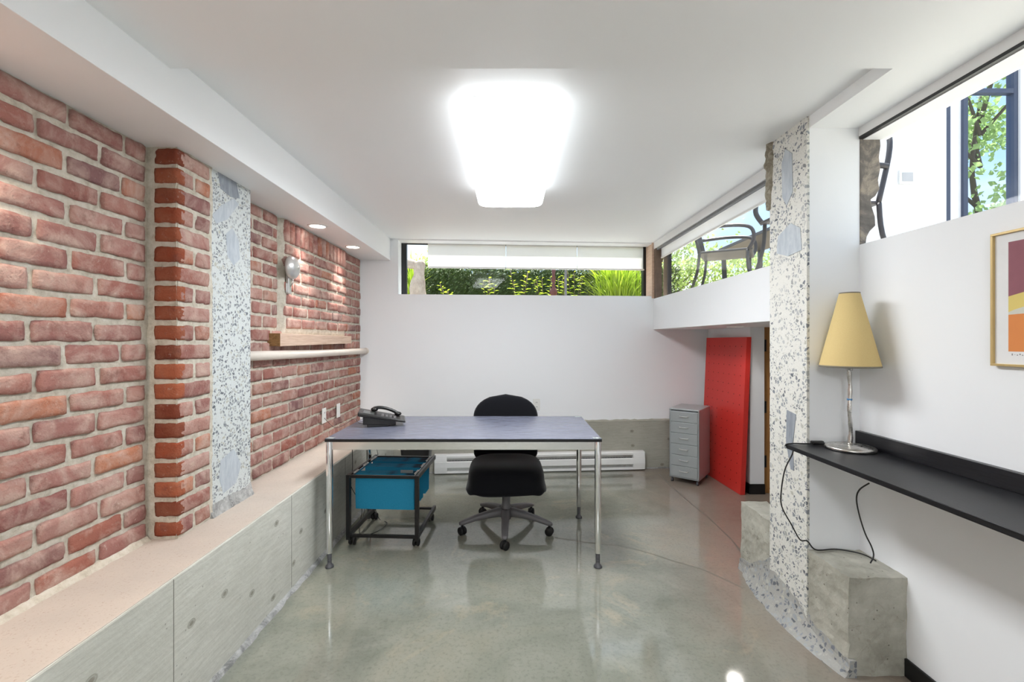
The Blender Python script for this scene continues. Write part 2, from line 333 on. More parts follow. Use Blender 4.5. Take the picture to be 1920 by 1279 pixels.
def spline(pts, n=8):
    pts = [Vector(p) for p in pts]; out = []
    for i in range(len(pts) - 1):
        p0, p1, p2, p3 = pts[max(i - 1, 0)], pts[i], pts[i + 1], pts[min(i + 2, len(pts) - 1)]
        for k in range(n):
            t = k / n; out.append(.5 * (2 * p1 + (p2 - p0) * t + (2 * p0 - 5 * p1 + 4 * p2 - p3) * t * t + (3 * p1 - p0 - 3 * p2 + p3) * t ** 3))
    return out + [pts[-1]]
NZ = lambda x, y, z=0: noise.noise(Vector((x, y, z)))

# ================================================================== SETTING
LW, RW, RP = -1.45, 1.533, 1.30            # left brick plane, right wall plane, pillar plane
CEIL, SOFF, BULK = 2.28, 2.229, 2.07
TB = Matrix.Translation((LW, 4.38, 0)) @ Matrix.Rotation(math.atan(.075), 4, 'Z')   # frame of the far wall (u along, v outward)
# floor
b = MB(); b.box(-1.75, 3.2, -2.6, 5.0, -.12, 0); flo = struct(b.build('floor', M['floor']))
def strip(pts, wd, z=.0012, j=.4, seed=0):
    rnd = random.Random(seed); mb = MB(); P = []
    for a, c in zip(pts[:-1], pts[1:]):
        for k in range(8):
            t = k / 8; P.append(Vector((a[0] + (c[0] - a[0]) * t, a[1] + (c[1] - a[1]) * t, z)))
    P.append(Vector((*pts[-1], z))); P = [p + Vector((rnd.uniform(-1, 1), rnd.uniform(-1, 1), 0)) * .004 * j for p in P]
    vs = []; 
    for i, p in enumerate(P):
        d = (P[min(i + 1, len(P) - 1)] - P[max(i - 1, 0)]).normalized(); q = Vector((-d.y, d.x, 0)) * wd * rnd.uniform(.4, 1.2) / 2
        vs += [p - q, p + q]
    return mb.add(vs, [(2 * i, 2 * i + 2, 2 * i + 3, 2 * i + 1) for i in range(len(P) - 1)])
def fl(x, y): Y = FPX * EYE / (y - 637); return ((x - 957) * Y / FPX, Y)
M['crack'] = plain('floor_crack', lin(118, 116, 106), .5); M['joint'] = plain('floor_joint_filler', lin(104, 100, 92), .5)
strip([fl(*p) for p in ((1040, 1008), (1105, 1018), (1165, 1024), (1220, 1038), (1262, 1052), (1318, 1068), (1392, 1102))], .006, seed=2).build('floor_crack', M['crack'], flo)
strip([fl(*p) for p in ((1236, 890), (1262, 915), (1288, 938), (1330, 972), (1372, 1012), (1402, 1052))], .009, seed=4, j=.3).build('floor_joint', M['joint'], flo)
strip([fl(*p) for p in ((1490, 1175), (1520, 1215), (1560, 1262))], .006, seed=5).build('floor_crack', M['crack'], flo)
strip([fl(*p) for p in ((900, 968), (850, 978), (800, 975))], .004, seed=6).build('floor_crack', M['crack'], flo)

# left brick wall -------------------------------------------------
def brick(mb, fr, u0, u1, v0, v1, w0, rnd, mi=0, nu=None, back=-.03):
    nu = nu or max(2, int((u1 - u0) / .012)); nv = max(3, int((v1 - v0) / .009))
    W, H = u1 - u0, v1 - v0; cx, cy = (u0 + u1) / 2, (v0 + v1) / 2; rot = rnd.uniform(-.012, .012); sd = rnd.uniform(0, 900); tilt = rnd.uniform(-.02, .02)
    vs = []
    def P(i, j, w_extra=0, inset=0):
        a, c = i / nu, j / nv; x = (a - .5) * W; y = (c - .5) * H
        cr = .010; sx = max(0, abs(x) - (W / 2 - cr)); sy = max(0, abs(y) - (H / 2 - cr))
        if sx > 0 and sy > 0: k = .86; x -= math.copysign(sx * (1 - k) * 1.2, x); y -= math.copysign(sy * (1 - k) * 1.2, y)
        e = NZ((x + cx) * 22 + sd, (y + cy) * 22) * .0042 + NZ((x + cx) * 70 + sd, (y + cy) * 70, 2) * .0022
        if sy > 0 and sx <= 0 or sy > sx: y += e
        else: x += e * .7
        edge = max(sx, sy) / cr
        w = w0 - .005 * edge * edge + NZ((x) * 16 + sd, (y) * 16, 3) * .0035 + NZ(x * 60 + sd, y * 60, 8) * .0012 + tilt * x + w_extra
        xr = x * math.cos(rot) - y * math.sin(rot); yr = x * math.sin(rot) + y * math.cos(rot)
        return fr(cx + xr, cy + yr, w)
    vs = [P(i, j) for j in range(nv + 1) for i in range(nu + 1)]
    fs = [(j * (nu + 1) + i, j * (nu + 1) + i + 1, (j + 1) * (nu + 1) + i + 1, (j + 1) * (nu + 1) + i) for j in range(nv) for i in range(nu)]
    ring = [(i, 0) for i in range(nu)] + [(nu, j) for j in range(nv)] + [(i, nv) for i in range(nu, 0, -1)] + [(0, j) for j in range(nv, 0, -1)]
    n = len(vs); vs += [P(i, j, back - w0 + .0) for i, j in ring]
    L = len(ring); idx = [j * (nu + 1) + i for i, j in ring]
    fs += [(idx[k], n + k, n + (k + 1) % L, idx[(k + 1) % L]) for k in range(L)]
    mb.add(vs, fs, mi, True)
def mortar(mb, fr, u0, u1, v0, v1, step, wf, mi=1):
    nu = max(2, int((u1 - u0) / step)); nv = max(2, int((v1 - v0) / step))
    vs = []
    for j in range(nv + 1):
        for i in range(nu + 1):
            u = u0 + (u1 - u0) * i / nu; v = v0 + (v1 - v0) * j / nv
            vs.append(fr(u, v, wf(u, v) + NZ(u * 14, v * 14, 5) * .0045 + NZ(u * 45, v * 45, 9) * .003))
    mb.add(vs, [(j * (nu + 1) + i, j * (nu + 1) + i + 1, (j + 1) * (nu + 1) + i + 1, (j + 1) * (nu + 1) + i) for j in range(nv) for i in range(nu)], mi, True)
rnd = random.Random(7)
COURSE = .0785; BH = .060; BL = .202; PITCH = .216
frL = lambda u, v, w: (LW + w, u, v)
b = MB()
def in_fill(u, v): return 2.865 < u < 3.93 and v > 1.335
def wfun(u, v):
    if 2.815 < u < 2.865 and v > 1.34: return -.03
    return .016 if in_fill(u, v) else -.004
rows = 20
def course(y0, y1, z, off, w0):
    y = y0 - (off % PITCH)
    while y < y1:
        a, c = max(y, y0), min(y + BL, y1)
        if c - a > .03: brick(b, frL, a + rnd.uniform(0, .005), c - rnd.uniform(0, .005), z + rnd.uniform(-.003, .003), z + BH + rnd.uniform(-.004, .004), w0 + rnd.uniform(-.002, .004), rnd)
        y += PITCH
for r in range(rows):
    z = .512 + r * COURSE; off = (r % 2) * PITCH / 2 + rnd.uniform(-.012, .012) + .03
    if z + BH > BULK: continue
    course(-.7, 1.80, z, off + .05, .006)
    if z < 1.335: course(2.36, 4.37, z, off, .006)
    else:
        course(2.36, 2.815, z, off, .006)
        if z < 1.90: course(2.868, 3.93, z, off + .06, .026)
        course(3.955, 4.37, z, off, .006)
y = 2.87
while y < 3.90:                                   # soldier course over the blocked window
    brick(b, frL, y, y + .058, 1.925, 2.062, .028 + rnd.uniform(0, .006), rnd); y += .0705
mortar(b, frL, -.75, 1.85, .49, BULK + .01, .016, wfun); mortar(b, frL, 2.3, 4.42, .49, BULK + .01, .015, wfun)
b.box(LW - .32, LW - .035, -2.6, 4.75, 0, 2.4, 1)
b.box(LW - .04, LW - .005, -2.6, -.72, .4, 2.4, 1); b.box(LW - .04, LW - .005, 1.8, 2.4, .4, 2.4, 1)
struct(b.build('wall_left', [M['brick'], M['mortar']], recalc=False))
# brick pilaster
b = MB(); X1 = -1.333; frF = lambda u, v, w: (u, 1.812 - w, v); frS = lambda u, v, w: (X1 + w, u, v)
for r in range(rows):
    z = .512 + r * COURSE
    if z + BH > BULK: continue
    brick(b, frF, LW + .028, X1 + .006, z + rnd.uniform(-.003, .003), z + BH + rnd.uniform(-.002, .003), .006, rnd, 0)
    if r % 2: brick(b, frS, 1.818, 2.008, z, z + BH, .006, rnd, 2)
    else: brick(b, frS, 1.818, 1.903, z, z + BH, .006, rnd, 2); brick(b, frS, 1.92, 2.01, z, z + BH, .005, rnd, 2)
mortar(b, frF, LW - .01, X1 + .002, .49, BULK + .01, .012, lambda u, v: -.002, 1); mortar(b, frS, 1.81, 2.03, .49, BULK + .01, .012, lambda u, v: -.002, 1)
b.box(LW - .01, X1 - .012, 1.825, 2.02, .49, BULK + .01, 1)
struct(b.build('wall_pilaster', [M['brick_raw'], M['mortar'], M['brick']], recalc=False))
# concrete pillar on the left
b = MB(); b.box(LW - .02, -1.343, 2.02, 2.345, .5, BULK + .01)
pl = struct(b.build('wall_concrete_pillar', M['agg_left'], bevel=.004))
def slab(pts, mapf, th, name, mat, par):
    mb = MB(); mb.prism(pts, lambda a, c: mapf(a, c, 0), lambda a, c: mapf(a, c, th)); return mb.build(name, mat, par)
fp = lambda a, c, t: (-1.3445 + t, a, c)
slab([(2.08, 2.07), (2.22, 2.07), (2.25, 2.0), (2.18, 1.985), (2.10, 2.0)], fp, .0025, 'stone_inclusion', M['stone2'], pl)
slab([(2.04, 1.86), (2.07, 1.83), (2.15, 1.87), (2.24, 1.97), (2.20, 1.985), (2.10, 1.92)], fp, .0025, 'stone_inclusion', M['stone'], pl)
slab([(2.14, 1.80), (2.19, 1.84), (2.24, 1.79), (2.25, 1.70), (2.20, 1.66), (2.15, 1.70)], fp, .002, 'stone_inclusion', M['stone'], pl)
slab([(2.10, .74), (2.20, .77), (2.26, .68), (2.22, .60), (2.12, .58), (2.09, .66)], fp, .0025, 'stone_inclusion', M['stone'], pl)
b = MB()                                           # rough foot of that pillar
ys = [2.02 + .325 * i / 14 for i in range(15)]; rg = []
for i, yy in enumerate(ys): rg.append([Vector((LW, yy, .5)), Vector((-1.322 + .008 * NZ(yy * 30, 1), yy, .5)), Vector((-1.335 + .006 * NZ(yy * 40, 2), yy, .53 + .012 * NZ(yy * 25, 3))), Vector((-1.345, yy, .562 + .02 * NZ(yy * 22, 4))), Vector((LW, yy, .57))])
b.loft(rg, smooth=False); b.build('broken_foot', M['grout'], pl)
# ledge
b = MB(); LX = -1.13; n = 60
b.box(LW - .03, LX, -2.6, 4.42, 0, .5, 0); led = b.build('wall_ledge', M['form'], bevel=.006); struct(led)
b = MB(); b.box(LW - .02, LX - .004, -2.6, 4.42, .4985, .5025); b.build('ledge_top', M['ledge'], led, bevel=.002)
b = MB(); rg = []
for i in range(120):
    yy = -.5 + 4.9 * i / 119; k = .022 + .010 * NZ(yy * 9, 2) + .006 * NZ(yy * 30, 3)
    rg.append([Vector((LX - .01, yy, -.002)), Vector((LX + k, yy, -.002)), Vector((LX + k * .6, yy, .010 + .006 * NZ(yy * 20, 6))), Vector((LX - .01, yy, .022 + .01 * NZ(yy * 12, 1)))])
b.loft(rg, smooth=False); b.build('mortar_fillet', M['grout'], led)
b = MB(); rnd = random.Random(3)
for i in range(100):                               # mortar fillet at brick foot
    yy = -.5 + 4.87 * i / 99
rgs = []
for i in range(140):
    yy = -.5 + 2.3 * i / 139; k = .026 + .008 * NZ(yy * 20, 2)
    rgs.append([Vector((LW - .02, yy, .498)), Vector((LW + k, yy, .500)), Vector((LW + .008, yy, .52 + .008 * NZ(yy * 20, 6))), Vector((LW - .02, yy, .525))])
b.loft(rgs, smooth=False); b.build('mortar_fillet', M['mortar'], led)
for yy in (1.52, 2.34, 3.1): 
    b = MB(); b.box(LX - .001, LX + .0008, yy, yy + .0022, .02, .495); b.build('board_seam', M['crack'], led)

# ceiling
b = MB(); b.box(-1.75, 1.47, 1.553, 4.38, CEIL, CEIL + .1); b.box(-.3, 3.0, -.25, .20, CEIL + .0015, CEIL + .08, 0, TB); b.box(1.31, 1.66, -2.6, 2.15, CEIL + .0, CEIL + .1)
b.box(-1.75, 1.66, -2.6, 1.553, SOFF, CEIL + .1); b.box(1.31, 1.66, 1.553, 2.10, SOFF, CEIL + .1)
struct(b.build('ceiling', M['ceil']))
b = MB(); b.box(-1.75, -1.165, -2.6, 4.62, BULK, CEIL + .05); struct(b.build('ceiling_bulkhead', M['ceil'], bevel=.002))
# far wall
b = MB()
b.box(-.3, 3.8, 0, .3, 0, 1.405, 0, TB); b.box(-.3, 2.97, 0, .3, 1.405, 1.742, 0, TB)
b.box(-.3, .36, 0, .3, 1.742, CEIL + .05, 0, TB)
fw = struct(b.build('wall_far', M['white']))
b = MB(); b.box(.30, 3.50, -.022, .0, 0, .49, 0, TB); cb = b.build('concrete_wall_base', M['formback'], fw, bevel=.004)
rg = []
b = MB()
for i in range(90):
    u = .30 + 3.2 * i / 89; k = .012 * NZ(u * 14, 1) + .006 * NZ(u * 50, 2)
    rg.append([TB @ Vector((u, .003, .48)), TB @ Vector((u, -.026, .48)), TB @ Vector((u, -.02, .494 + k)), TB @ Vector((u, .003, .497 + k))])
b.loft(rg, smooth=False); b.build('rough_edge', M['formback'], fw)
b = MB(); b.box(.32, 3.4, -.03, -.02, 0, .012, 0, TB); b.build('mortar_fillet', M['grout'], fw)
# far window
W0, W1 = .36, 2.905
win = struct(bpy.data.objects.new('window_1', None)); col.objects.link(win)
b = MB()
b.box(W0, W0 + .052, .19, .25, 1.742, CEIL, 0, TB); b.box(W1 - .03, W1 + .01, .19, .25, 1.742, CEIL, 0, TB)
b.box(W0, W1, .19, .25, 1.72, 1.752, 0, TB); b.box(W0, W1, .2005, .224, CEIL - .010, CEIL + .02, 0, TB)
b.build('window_frame', M['frame_black'], win, bevel=.002)
b = MB(); b.box(W0 + .05, W1 - .03, .218, .222, 1.75, CEIL - .008, 0, TB); b.build('window_glass', M['glass'], win)
b = MB(); b.box(W0 - .0, W1, .0, .14, CEIL - .010, CEIL + .02, 0, TB); b.build('window_head', M['trimw'], win)
# corner post between the two windows
b = MB(); b.box(1.432, 1.50, 4.585, 4.90, 1.72, CEIL + .03); cp = b.build('wall_corner_post', M['beam'], bevel=.004); struct(cp)
b = MB(); b.box(1.455, 1.515, 4.53, 4.59, 1.715, CEIL + .02); b.build('dark_stud', plain('dark_stained_stud', lin(104, 84, 70), .7, 0, .4, 20), cp, bevel=.003)
# wall under / over the right-hand high window
b = MB(); b.box(1.45, 1.60, 2.26, 4.64, 1.405, 1.715); struct(b.build('wall_window_band', M['white'], bevel=.003))
win = struct(bpy.data.objects.new('window_2', None)); col.objects.link(win)
b = MB(); b.box(1.45, 1.62, 2.2, 4.7, 2.215, CEIL + .06); b.build('window_head', M['trimw'], win, bevel=.002)
b = MB(); b.box(1.462, 1.485, 2.26, 4.6, 2.196, 2.212); b.build('blind_track', plain('grey_track', lin(120, 120, 122), .4), win)
b = MB(); b.box(1.552, 1.556, 2.2, 4.62, 1.70, 2.22); b.build('window_glass', M['glass'], win)
b = MB(); b.box(1.555, 1.60, 4.50, 4.6, 1.715, 2.22); b.box(1.54, 1.575, 2.62, 2.66, 1.715, 2.22); b.build('window_frame', M['frame_black'], win)
# alcove under the window
AZ = 1.405
b = MB(); b.box(1.60, 3.2, 2.15, 4.95, AZ, AZ + .25); b.box(1.45, 1.601, 2.26, 4.7, AZ - .001, AZ + .002); struct(b.build('ceiling_alcove', M['ceil']))
b = MB(); b.box(2.02, 2.14, 3.82, 4.9, 0, AZ); b.box(2.14, 3.2, 3.90, 4.0, 0, AZ); struct(b.build('wall_alcove', M['white']))
b = MB(); b.box(2.01, 2.141, 3.808, 3.82, 0, .085); b.box(2.008, 2.02, 3.808, 4.55, 0, .085); struct(b.build('baseboard_alcove', M['basebd'], bevel=.003))
b = MB(); b.box(3.1, 3.2, 2.2, 4.0, 0, AZ); b.box(1.45, 3.2, 2.17, 2.27, 0, AZ); struct(b.build('wall_alcove_side', M['white']))
d = struct(bpy.data.objects.new('door_1', None)); col.objects.link(d)
b = MB(); b.box(2.142, 2.20, 3.84, 3.90, 0, AZ); b.build('door_frame', M['door_wood'], d, bevel=.003)
b = MB(); b.box(2.21, 2.98, 3.865, 3.90, .01, AZ - .01); b.build('door_panel', M['door_wood'], d, bevel=.003)
for zz in (.22, .68, 1.2): b = MB(); b.box(2.15, 2.165, 3.833, 3.842, zz, zz + .1); b.build('hinge', M['black_metal'], d)
# near right wall
b = MB(); b.box(RW, RW + .12, -2.6, 2.262, 0, 1.717); b.box(RW, RW + .12, -2.6, .15, 1.717, 2.228)
struct(b.build('wall_right', M['white']))
b = MB(); b.box(RW - .012, RW, -2.6, 1.752, 0, .07); struct(b.build('baseboard_right', M['basebd'], bevel=.003))
b = MB(); b.box(-1.75, 1.70, -2.7, -2.6, 0, 2.4); struct(b.build('wall_near', M['white']))
win = struct(bpy.data.objects.new('window_3', None)); col.objects.link(win)
b = MB(); b.box(RW - .004, RW + .115, .1, 2.0, 2.19, 2.235); b.build('window_head', M['trimw'], win, bevel=.002)
b = MB(); b.box(RW - .006, RW + .012, .1, 1.985, 2.178, 2.19); b.build('blind_track', M['frame_black'], win)
b = MB(); b.box(RW + .012, RW + .115, .1, 1.985, 2.176, 2.19); b.build('head_lining', M['white'], win)
b = MB(); b.box(RW + .100, RW + .104, .15, 2.0, 1.70, 2.18); b.build('window_glass', M['glass'], win)
b = MB(); b.box(RW + .09, RW + .12, .60, .64, 1.717, 2.18); b.build('window_frame', M['frame_black'], win)
# pillar at the right
b = MB(); b.box(RP + .004, RW + .012, 1.99, 2.265, 0, CEIL + .02); pil = struct(b.build('wall_pillar_right', M['white'], bevel=.003))
b = MB(); rg = []
pol = []
zs = [CEIL - i * (CEIL + .0) / 60 for i in range(61)]
def farY(z): return 2.272 + .006 * NZ(z * 14, 3) + (.035 + .012 * NZ(z * 30, 8) if z > 1.98 else 0)
n = 61; vs = []
for z in zs: fy = farY(z); vs += [(RP, 1.9885, z), (RP + .002 * NZ(z * 10, 1), 2.08, z), (RP + .001, 2.18, z), (RP, fy, z), (RP + .012, fy, z), (RP + .012, 1.9885, z)]
b.add(vs, [(i * 6 + k, i * 6 + (k + 1) % 6, (i + 1) * 6 + (k + 1) % 6, (i + 1) * 6 + k) for i in range(n - 1) for k in range(6)] + [(0, 1, 2, 3, 4, 5), tuple(360 + k for k in range(6))])
b.build('aggregate_face', M['agg'], pil)
fr = lambda a, c, t: (RP - .0005 - t, a, c)
slab([(2.09, 2.16), (2.14, 2.20), (2.17, 2.14), (2.165, 1.98), (2.13, 1.93), (2.085, 1.98)], fr, .002, 'stone_inclusion', M['stone'], pil)
slab([(2.03, 1.80), (2.10, 1.84), (2.20, 1.80), (2.21, 1.72), (2.12, 1.69), (2.02, 1.70)], fr, .002, 'stone_inclusion', M['stone'], pil)
slab([(2.06, .96), (2.13, .97), (2.135, .82), (2.10, .70), (2.075, .70), (2.085, .82)], fr, .002, 'stone_inclusion', M['stone2'], pil)
b = MB()                                          # broken upper corner
rg = []
for i in range(22):
    z = CEIL - .33 * i / 21; wdt = .055 * (1 - i / 24) ** .6
    c0 = Vector((RP + .03, 2.275, z)); ring = []
    for k in range(12):
        a = 2 * PI * k / 12; rr = 1 + .35 * NZ(math.cos(a) * 2 + 4, math.sin(a) * 2, z * 26)
        ring.append(c0 + Vector((math.cos(a) * .045 * rr, math.sin(a) * wdt * rr, 0)))
    rg.append(ring)
b.loft(rg, smooth=False); b.build('broken_corner', M['broken'], pil)
b = MB()                                          # raw concrete jamb of the near window
prof = [(RW, 1.70), (1.555, 1.70), (1.562, 1.75), (1.575, 1.775), (1.60, 1.80), (1.598, 1.84), (1.585, 1.88), (1.58, 1.915), (1.600, 1.93), (1.618, 1.96), (1.612, 2.0), (1.622, 2.05), (1.616, 2.1), (1.623, 2.15), (1.62, 2.2), (RW, 2.2)]
b.prism(prof, lambda a, c: (a, 1.986, c), lambda a, c: (a + .004, 2.10, c)); b.build('raw_jamb', M['jamb'], pil, bevel=.003)
# footing around the pillar
b = MB(); 
def rough_box(b, x0, x1, y0, y1, z0, z1, amp, st=.02, sd=0):
    nx, ny, nz_ = [max(2, int(d / st)) for d in (x1 - x0, y1 - y0, z1 - z0)]
    def pt(x, y, z):
        q = Vector((x, y, z)); d = Vector((NZ(x * 13 + sd, y * 13, z * 13), NZ(x * 13, y * 13 + 7 + sd, z * 13), NZ(x * 13, y * 13, z * 13 + 9 + sd))) * amp
        d += Vector((NZ(x * 50, y * 50, z * 50), NZ(x * 50 + 3, y * 50, z * 50), NZ(x * 50, y * 50 + 3, z * 50))) * amp * .4
        return q + d
    idx = {}; vs = []; fs = []
    def V(i, j, k):
        if (i, j, k) not in idx: idx[(i, j, k)] = len(vs); vs.append(pt(x0 + (x1 - x0) * i / nx, y0 + (y1 - y0) * j / ny, z0 + (z1 - z0) * k / nz_))
        return idx[(i, j, k)]
    for i in range(nx):
        for j in range(ny): fs += [(V(i, j, nz_), V(i + 1, j, nz_), V(i + 1, j + 1, nz_), V(i, j + 1, nz_))]
        for k in range(nz_): fs += [(V(i, 0, k), V(i + 1, 0, k), V(i + 1, 0, k + 1), V(i, 0, k + 1)), (V(i, ny, k + 1), V(i + 1, ny, k + 1), V(i + 1, ny, k), V(i, ny, k))]
    for j in range(ny):
        for k in range(nz_): fs += [(V(0, j + 1, k), V(0, j, k), V(0, j, k + 1), V(0, j + 1, k + 1)), (V(nx, j, k), V(nx, j + 1, k), V(nx, j + 1, k + 1), V(nx, j, k + 1))]
    b.add(vs, fs)
rough_box(b, 1.307, RW + .0, 1.752, 1.992, -.02, .38, .006)
ft = struct(b.build('wall_footing_near', M['foot'], recalc=False))
b = MB(); rough_box(b, 1.307, 1.447, 2.262, 2.565, -.02, .385, .006, sd=4); struct(b.build('wall_footing_far', M['foot'], recalc=False))
b = MB(); rg = []                                 # spread grout at the foot of the pillar
for i in range(60):
    yy = 1.74 + .84 * i / 59; t = math.sin(PI * min(1, max(0, (yy - 1.72) / .80))) ** .7
    h = (.06 + .16 * math.exp(-((yy - 2.2) / .2) ** 2)) * (1 + .3 * NZ(yy * 9, 4)); k = .012 + .06 * t + .012 * NZ(yy * 12, 5)
    ring = [Vector((RP + .03, yy, -.002))]
    for q in range(9):
        a = q / 8; ring.append(Vector((RP - k * (1 - a) ** 2.4 + .004 - .012 * a * 0 + .006 * NZ(yy * 25, a * 6, 2) * (1 - a * .6), yy, h * a * (1 + .12 * NZ(yy * 12, a * 3)))))
    ring.append(Vector((RP + .03, yy, h * 1.0))); rg.append(ring)
b.loft(rg, smooth=False); b.build('grout_smear', M['agg_dark'], pil)

# ================================================================== LIGHT FITTINGS
def wrap_light(name, y0, y1, mat, label):
    t = thing(name, label, 'ceiling light', (0, (y0 + y1) / 2, CEIL if y0 > 1.5 else SOFF)); H = CEIL if y0 > 1.5 else SOFF
    L = (y1 - y0) / 2
    b = MB(); b.box(-.155, .155, -L + .03, L - .03, -.035, 0); b.build('mounting_pan', M['white_enamel'], t, bevel=.004)
    rg = []
    for s_, z in ((.97, -.030), (1.0, -.040), (1.0, -.085), (.985, -.100), (.95, -.110), (.88, -.116), (.6, -.120)):
        ring = []; a_, c_ = .21 - (1 - s_) * .21, L - (1 - s_) * .21; rc = .06
        for (sx, sy, st) in ((1, 1, 0), (-1, 1, 90), (-1, -1, 180), (1, -1, 270)):
            for k in range(7):
                an = R(st + 90 * k / 6); ring.append(Vector((sx * (a_ - rc) + rc * math.cos(an), sy * (c_ - rc) + rc * math.sin(an), z)))
        rg.append(ring)
    b = MB(); b.loft(rg[:5], caps=False, mi=1); b.loft(rg[4:], caps=False); b.add(rg[-1], [tuple(range(28))]); b.add(rg[0], [tuple(range(28))], 1); b.build('acrylic_lens', [mat, M['lens_side']], t); return t
wrap_light('ceiling_light', 1.79, 2.98, M['lens'], 'lit white rounded rectangular ceiling light above the desk')
wrap_light('ceiling_light', -1.9, -.7, M['lens_fill'], 'added rectangular fill light, unseen behind the camera on the lower ceiling')  # added fill: unseen second fitting that brightens the room from behind the camera
def downlight(x, y, z, r, label, power, group, tint=(1, .9, .8), size=120, tilt=0):
    t = thing('recessed_light', label, 'recessed light', (x, y, z), 0, group)
    b = MB(); b.lathe([(r * .74, -.001), (r * .80, -.006), (r * .96, -.006), (r, -.002), (r, .001), (r * .74, .001)], 32); b.build('trim_ring', M['white_enamel'], t)
    b = MB(); b.lathe([(.001, -.0035), (r * .5, -.0035), (r * .76, -.002), (r * .76, 0)], 32); b.build('lens', M['bulb'], t)
    ld = bpy.data.lights.new('downlight_beam', 'SPOT'); ld.energy = power; ld.color = tint; ld.spot_size = R(size); ld.spot_blend = .8; ld.shadow_soft_size = .06
    lo = bpy.data.objects.new('downlight_beam', ld); col.objects.link(lo); lo.parent = t; lo.location = (0, 0, -.012); lo.rotation_euler = (0, R(tilt), 0)
G = 'recessed lights in the bulkhead over the brick wall'
downlight(-1.306, 3.07, BULK, .066, 'round recessed downlight in the bulkhead, the nearer of the two lit ones', 8, G, (1, .95, .9), 76, 8)
downlight(-1.306, 3.76, BULK, .066, 'round recessed downlight in the bulkhead, closest to the far wall', 7, G, (1, .95, .9), 76, 8)
downlight(-1.306, 1.05, BULK, .066, 'round recessed downlight in the bulkhead, out of frame above near bricks', 7, G, (1, .86, .72), 120)
downlight(-1.306, .25, BULK, .066, 'round recessed downlight in the bulkhead nearest the camera', 7, G, (1, .86, .72), 120)
downlight(1.77, 3.57, AZ, .06, 'round recessed downlight in the low alcove ceiling above the red panel', 1.6, None, (1, .95, .9), 140)

# ================================================================== FURNITURE
# desk
t = thing('desk', 'long desk with dark wood top and chromed tube legs', 'desk', (-.267, 2.95, 0))
dx, dy = .7665, .36
b = MB(); b.box(-dx - .02, dx + .02, -dy - .02, dy + .02, .720, .738); b.build('desk_top', [M['desk']], t, bevel=.002)
b = MB(); b.box(-dx - .0195, dx + .0195, -dy - .0205, dy + .0205, .7195, .7355); b.build('edge_band', M['black_plastic'], t)
for s_ in (-1, 1):
    b = MB(); b.box(-dx + .018, dx - .018, s_ * dy - .008, s_ * dy + .008, .672, .7195); b.build('apron', M['apron'], t, bevel=.002)
    b = MB(); b.box(s_ * dx - .008, s_ * dx + .008, -dy + .018, dy - .018, .672, .7195); b.build('apron', M['apron'], t, bevel=.002)
for sx in (-1, 1):
    for sy in (-1, 1):
        c = (sx * dx, sy * dy, 0)
        b = MB(); b.lathe([(.001, .082), (.0175, .082), (.0185, .085), (.0185, .733), (.0175, .7385), (.001, .7385)], 28, c=c); lg = b.build('leg', M['chrome'], t)
        b = MB(); b.lathe([(.001, 0), (.023, 0), (.024, .006), (.02, .014), (.0125, .02), (.0125, .03), (.0115, .032), (.0125, .034), (.0125, .045), (.0115, .047), (.0125, .05), (.0125, .083), (.001, .083)], 24, c=c); b.build('levelling_foot', M['foot_plastic'], lg)
        b = MB(); b.box(sx * dx - .028 * (sx > 0) - .0 , sx * dx + .028 * (sx < 0) + .0, sy * dy - .02, sy * dy + .02, .7382, .7392); b.lathe([(.02, .7380), (.021, .7395), (.001, .7400)], 24, c=c); b.build('corner_cap', M['silver'], lg)
# chair
ch = thing('office_chair', 'black fabric swivel chair behind the desk', 'chair', (-.03, 3.11, 0), R(1))
hub = MB(); hub.lathe([(.001, .075), (.034, .075), (.036, .10), (.036, .15), (.030, .17), (.028, .18), (.028, .29), (.04, .30), (.04, .33), (.001, .33)], 28); hub.build('column', M['grey_plastic'], ch)
for k in range(5):
    an = R(-92 + 72 * k); d = Vector((math.cos(an), math.sin(an), 0)); q = Vector((-d.y, d.x, 0))
    leg = MB(); rg = []
    for (rr, hw, zt, th) in ((.015, .034, .150, .06), (.06, .03, .150, .055), (.13, .026, .138, .045), (.22, .023, .118, .034), (.29, .021, .096, .028), (.315, .018, .088, .022), (.325, .010, .082, .014)):
        ring = []
        for m_ in range(12):
            a = 2 * PI * m_ / 12; cx_ = math.copysign(abs(math.cos(a)) ** .6, math.cos(a)); cz_ = math.copysign(abs(math.sin(a)) ** .6, math.sin(a))
            ring.append(d * rr + q * hw * cx_ + Vector((0, 0, zt - th / 2 + th / 2 * cz_)))
        rg.append(ring)
    leg.loft(rg); lo = leg.build('base_leg', M['grey_plastic'], ch)
    cs = MB(); c = d * .305; an2 = an + R(50 + 40 * k); ax = Vector((math.cos(an2), math.sin(an2), 0))
    for s_ in (-1, 1):
        Tm = Matrix.Translation(c + ax * .013 * s_ + Vector((0, 0, .027))) @ Matrix.Rotation(an2, 4, 'Z') @ Matrix.Rotation(PI / 2, 4, 'Y')
        cs.lathe([(.001, -.009), (.022, -.009), (.027, -.005), (.027, .005), (.022, .009), (.001, .009)], 22, Tm)
    cs.ball(c + Vector((0, 0, .040)), (.017, .017, .018), 8); cs.tube([c + Vector((0, 0, .05)), c + Vector((0, 0, .075))], .008)
    cs.build('caster', M['rubber'], lo)
def srect(w, d, cy, z, n=48, e=.45, wave=0, zf=0):
    out = []
    for k in range(n):
        a = 2 * PI * k / n; ca, sa = math.cos(a), math.sin(a)
        x = w * math.copysign(abs(ca) ** e, ca); y = cy + d * math.copysign(abs(sa) ** e, sa)
        out.append(Vector((x + .004 * NZ(x * 9, y * 9, z * 9), y, z + wave * math.sin(a * 9 + 1) + zf * max(0, -sa) ** 2)))
    return out
b = MB()
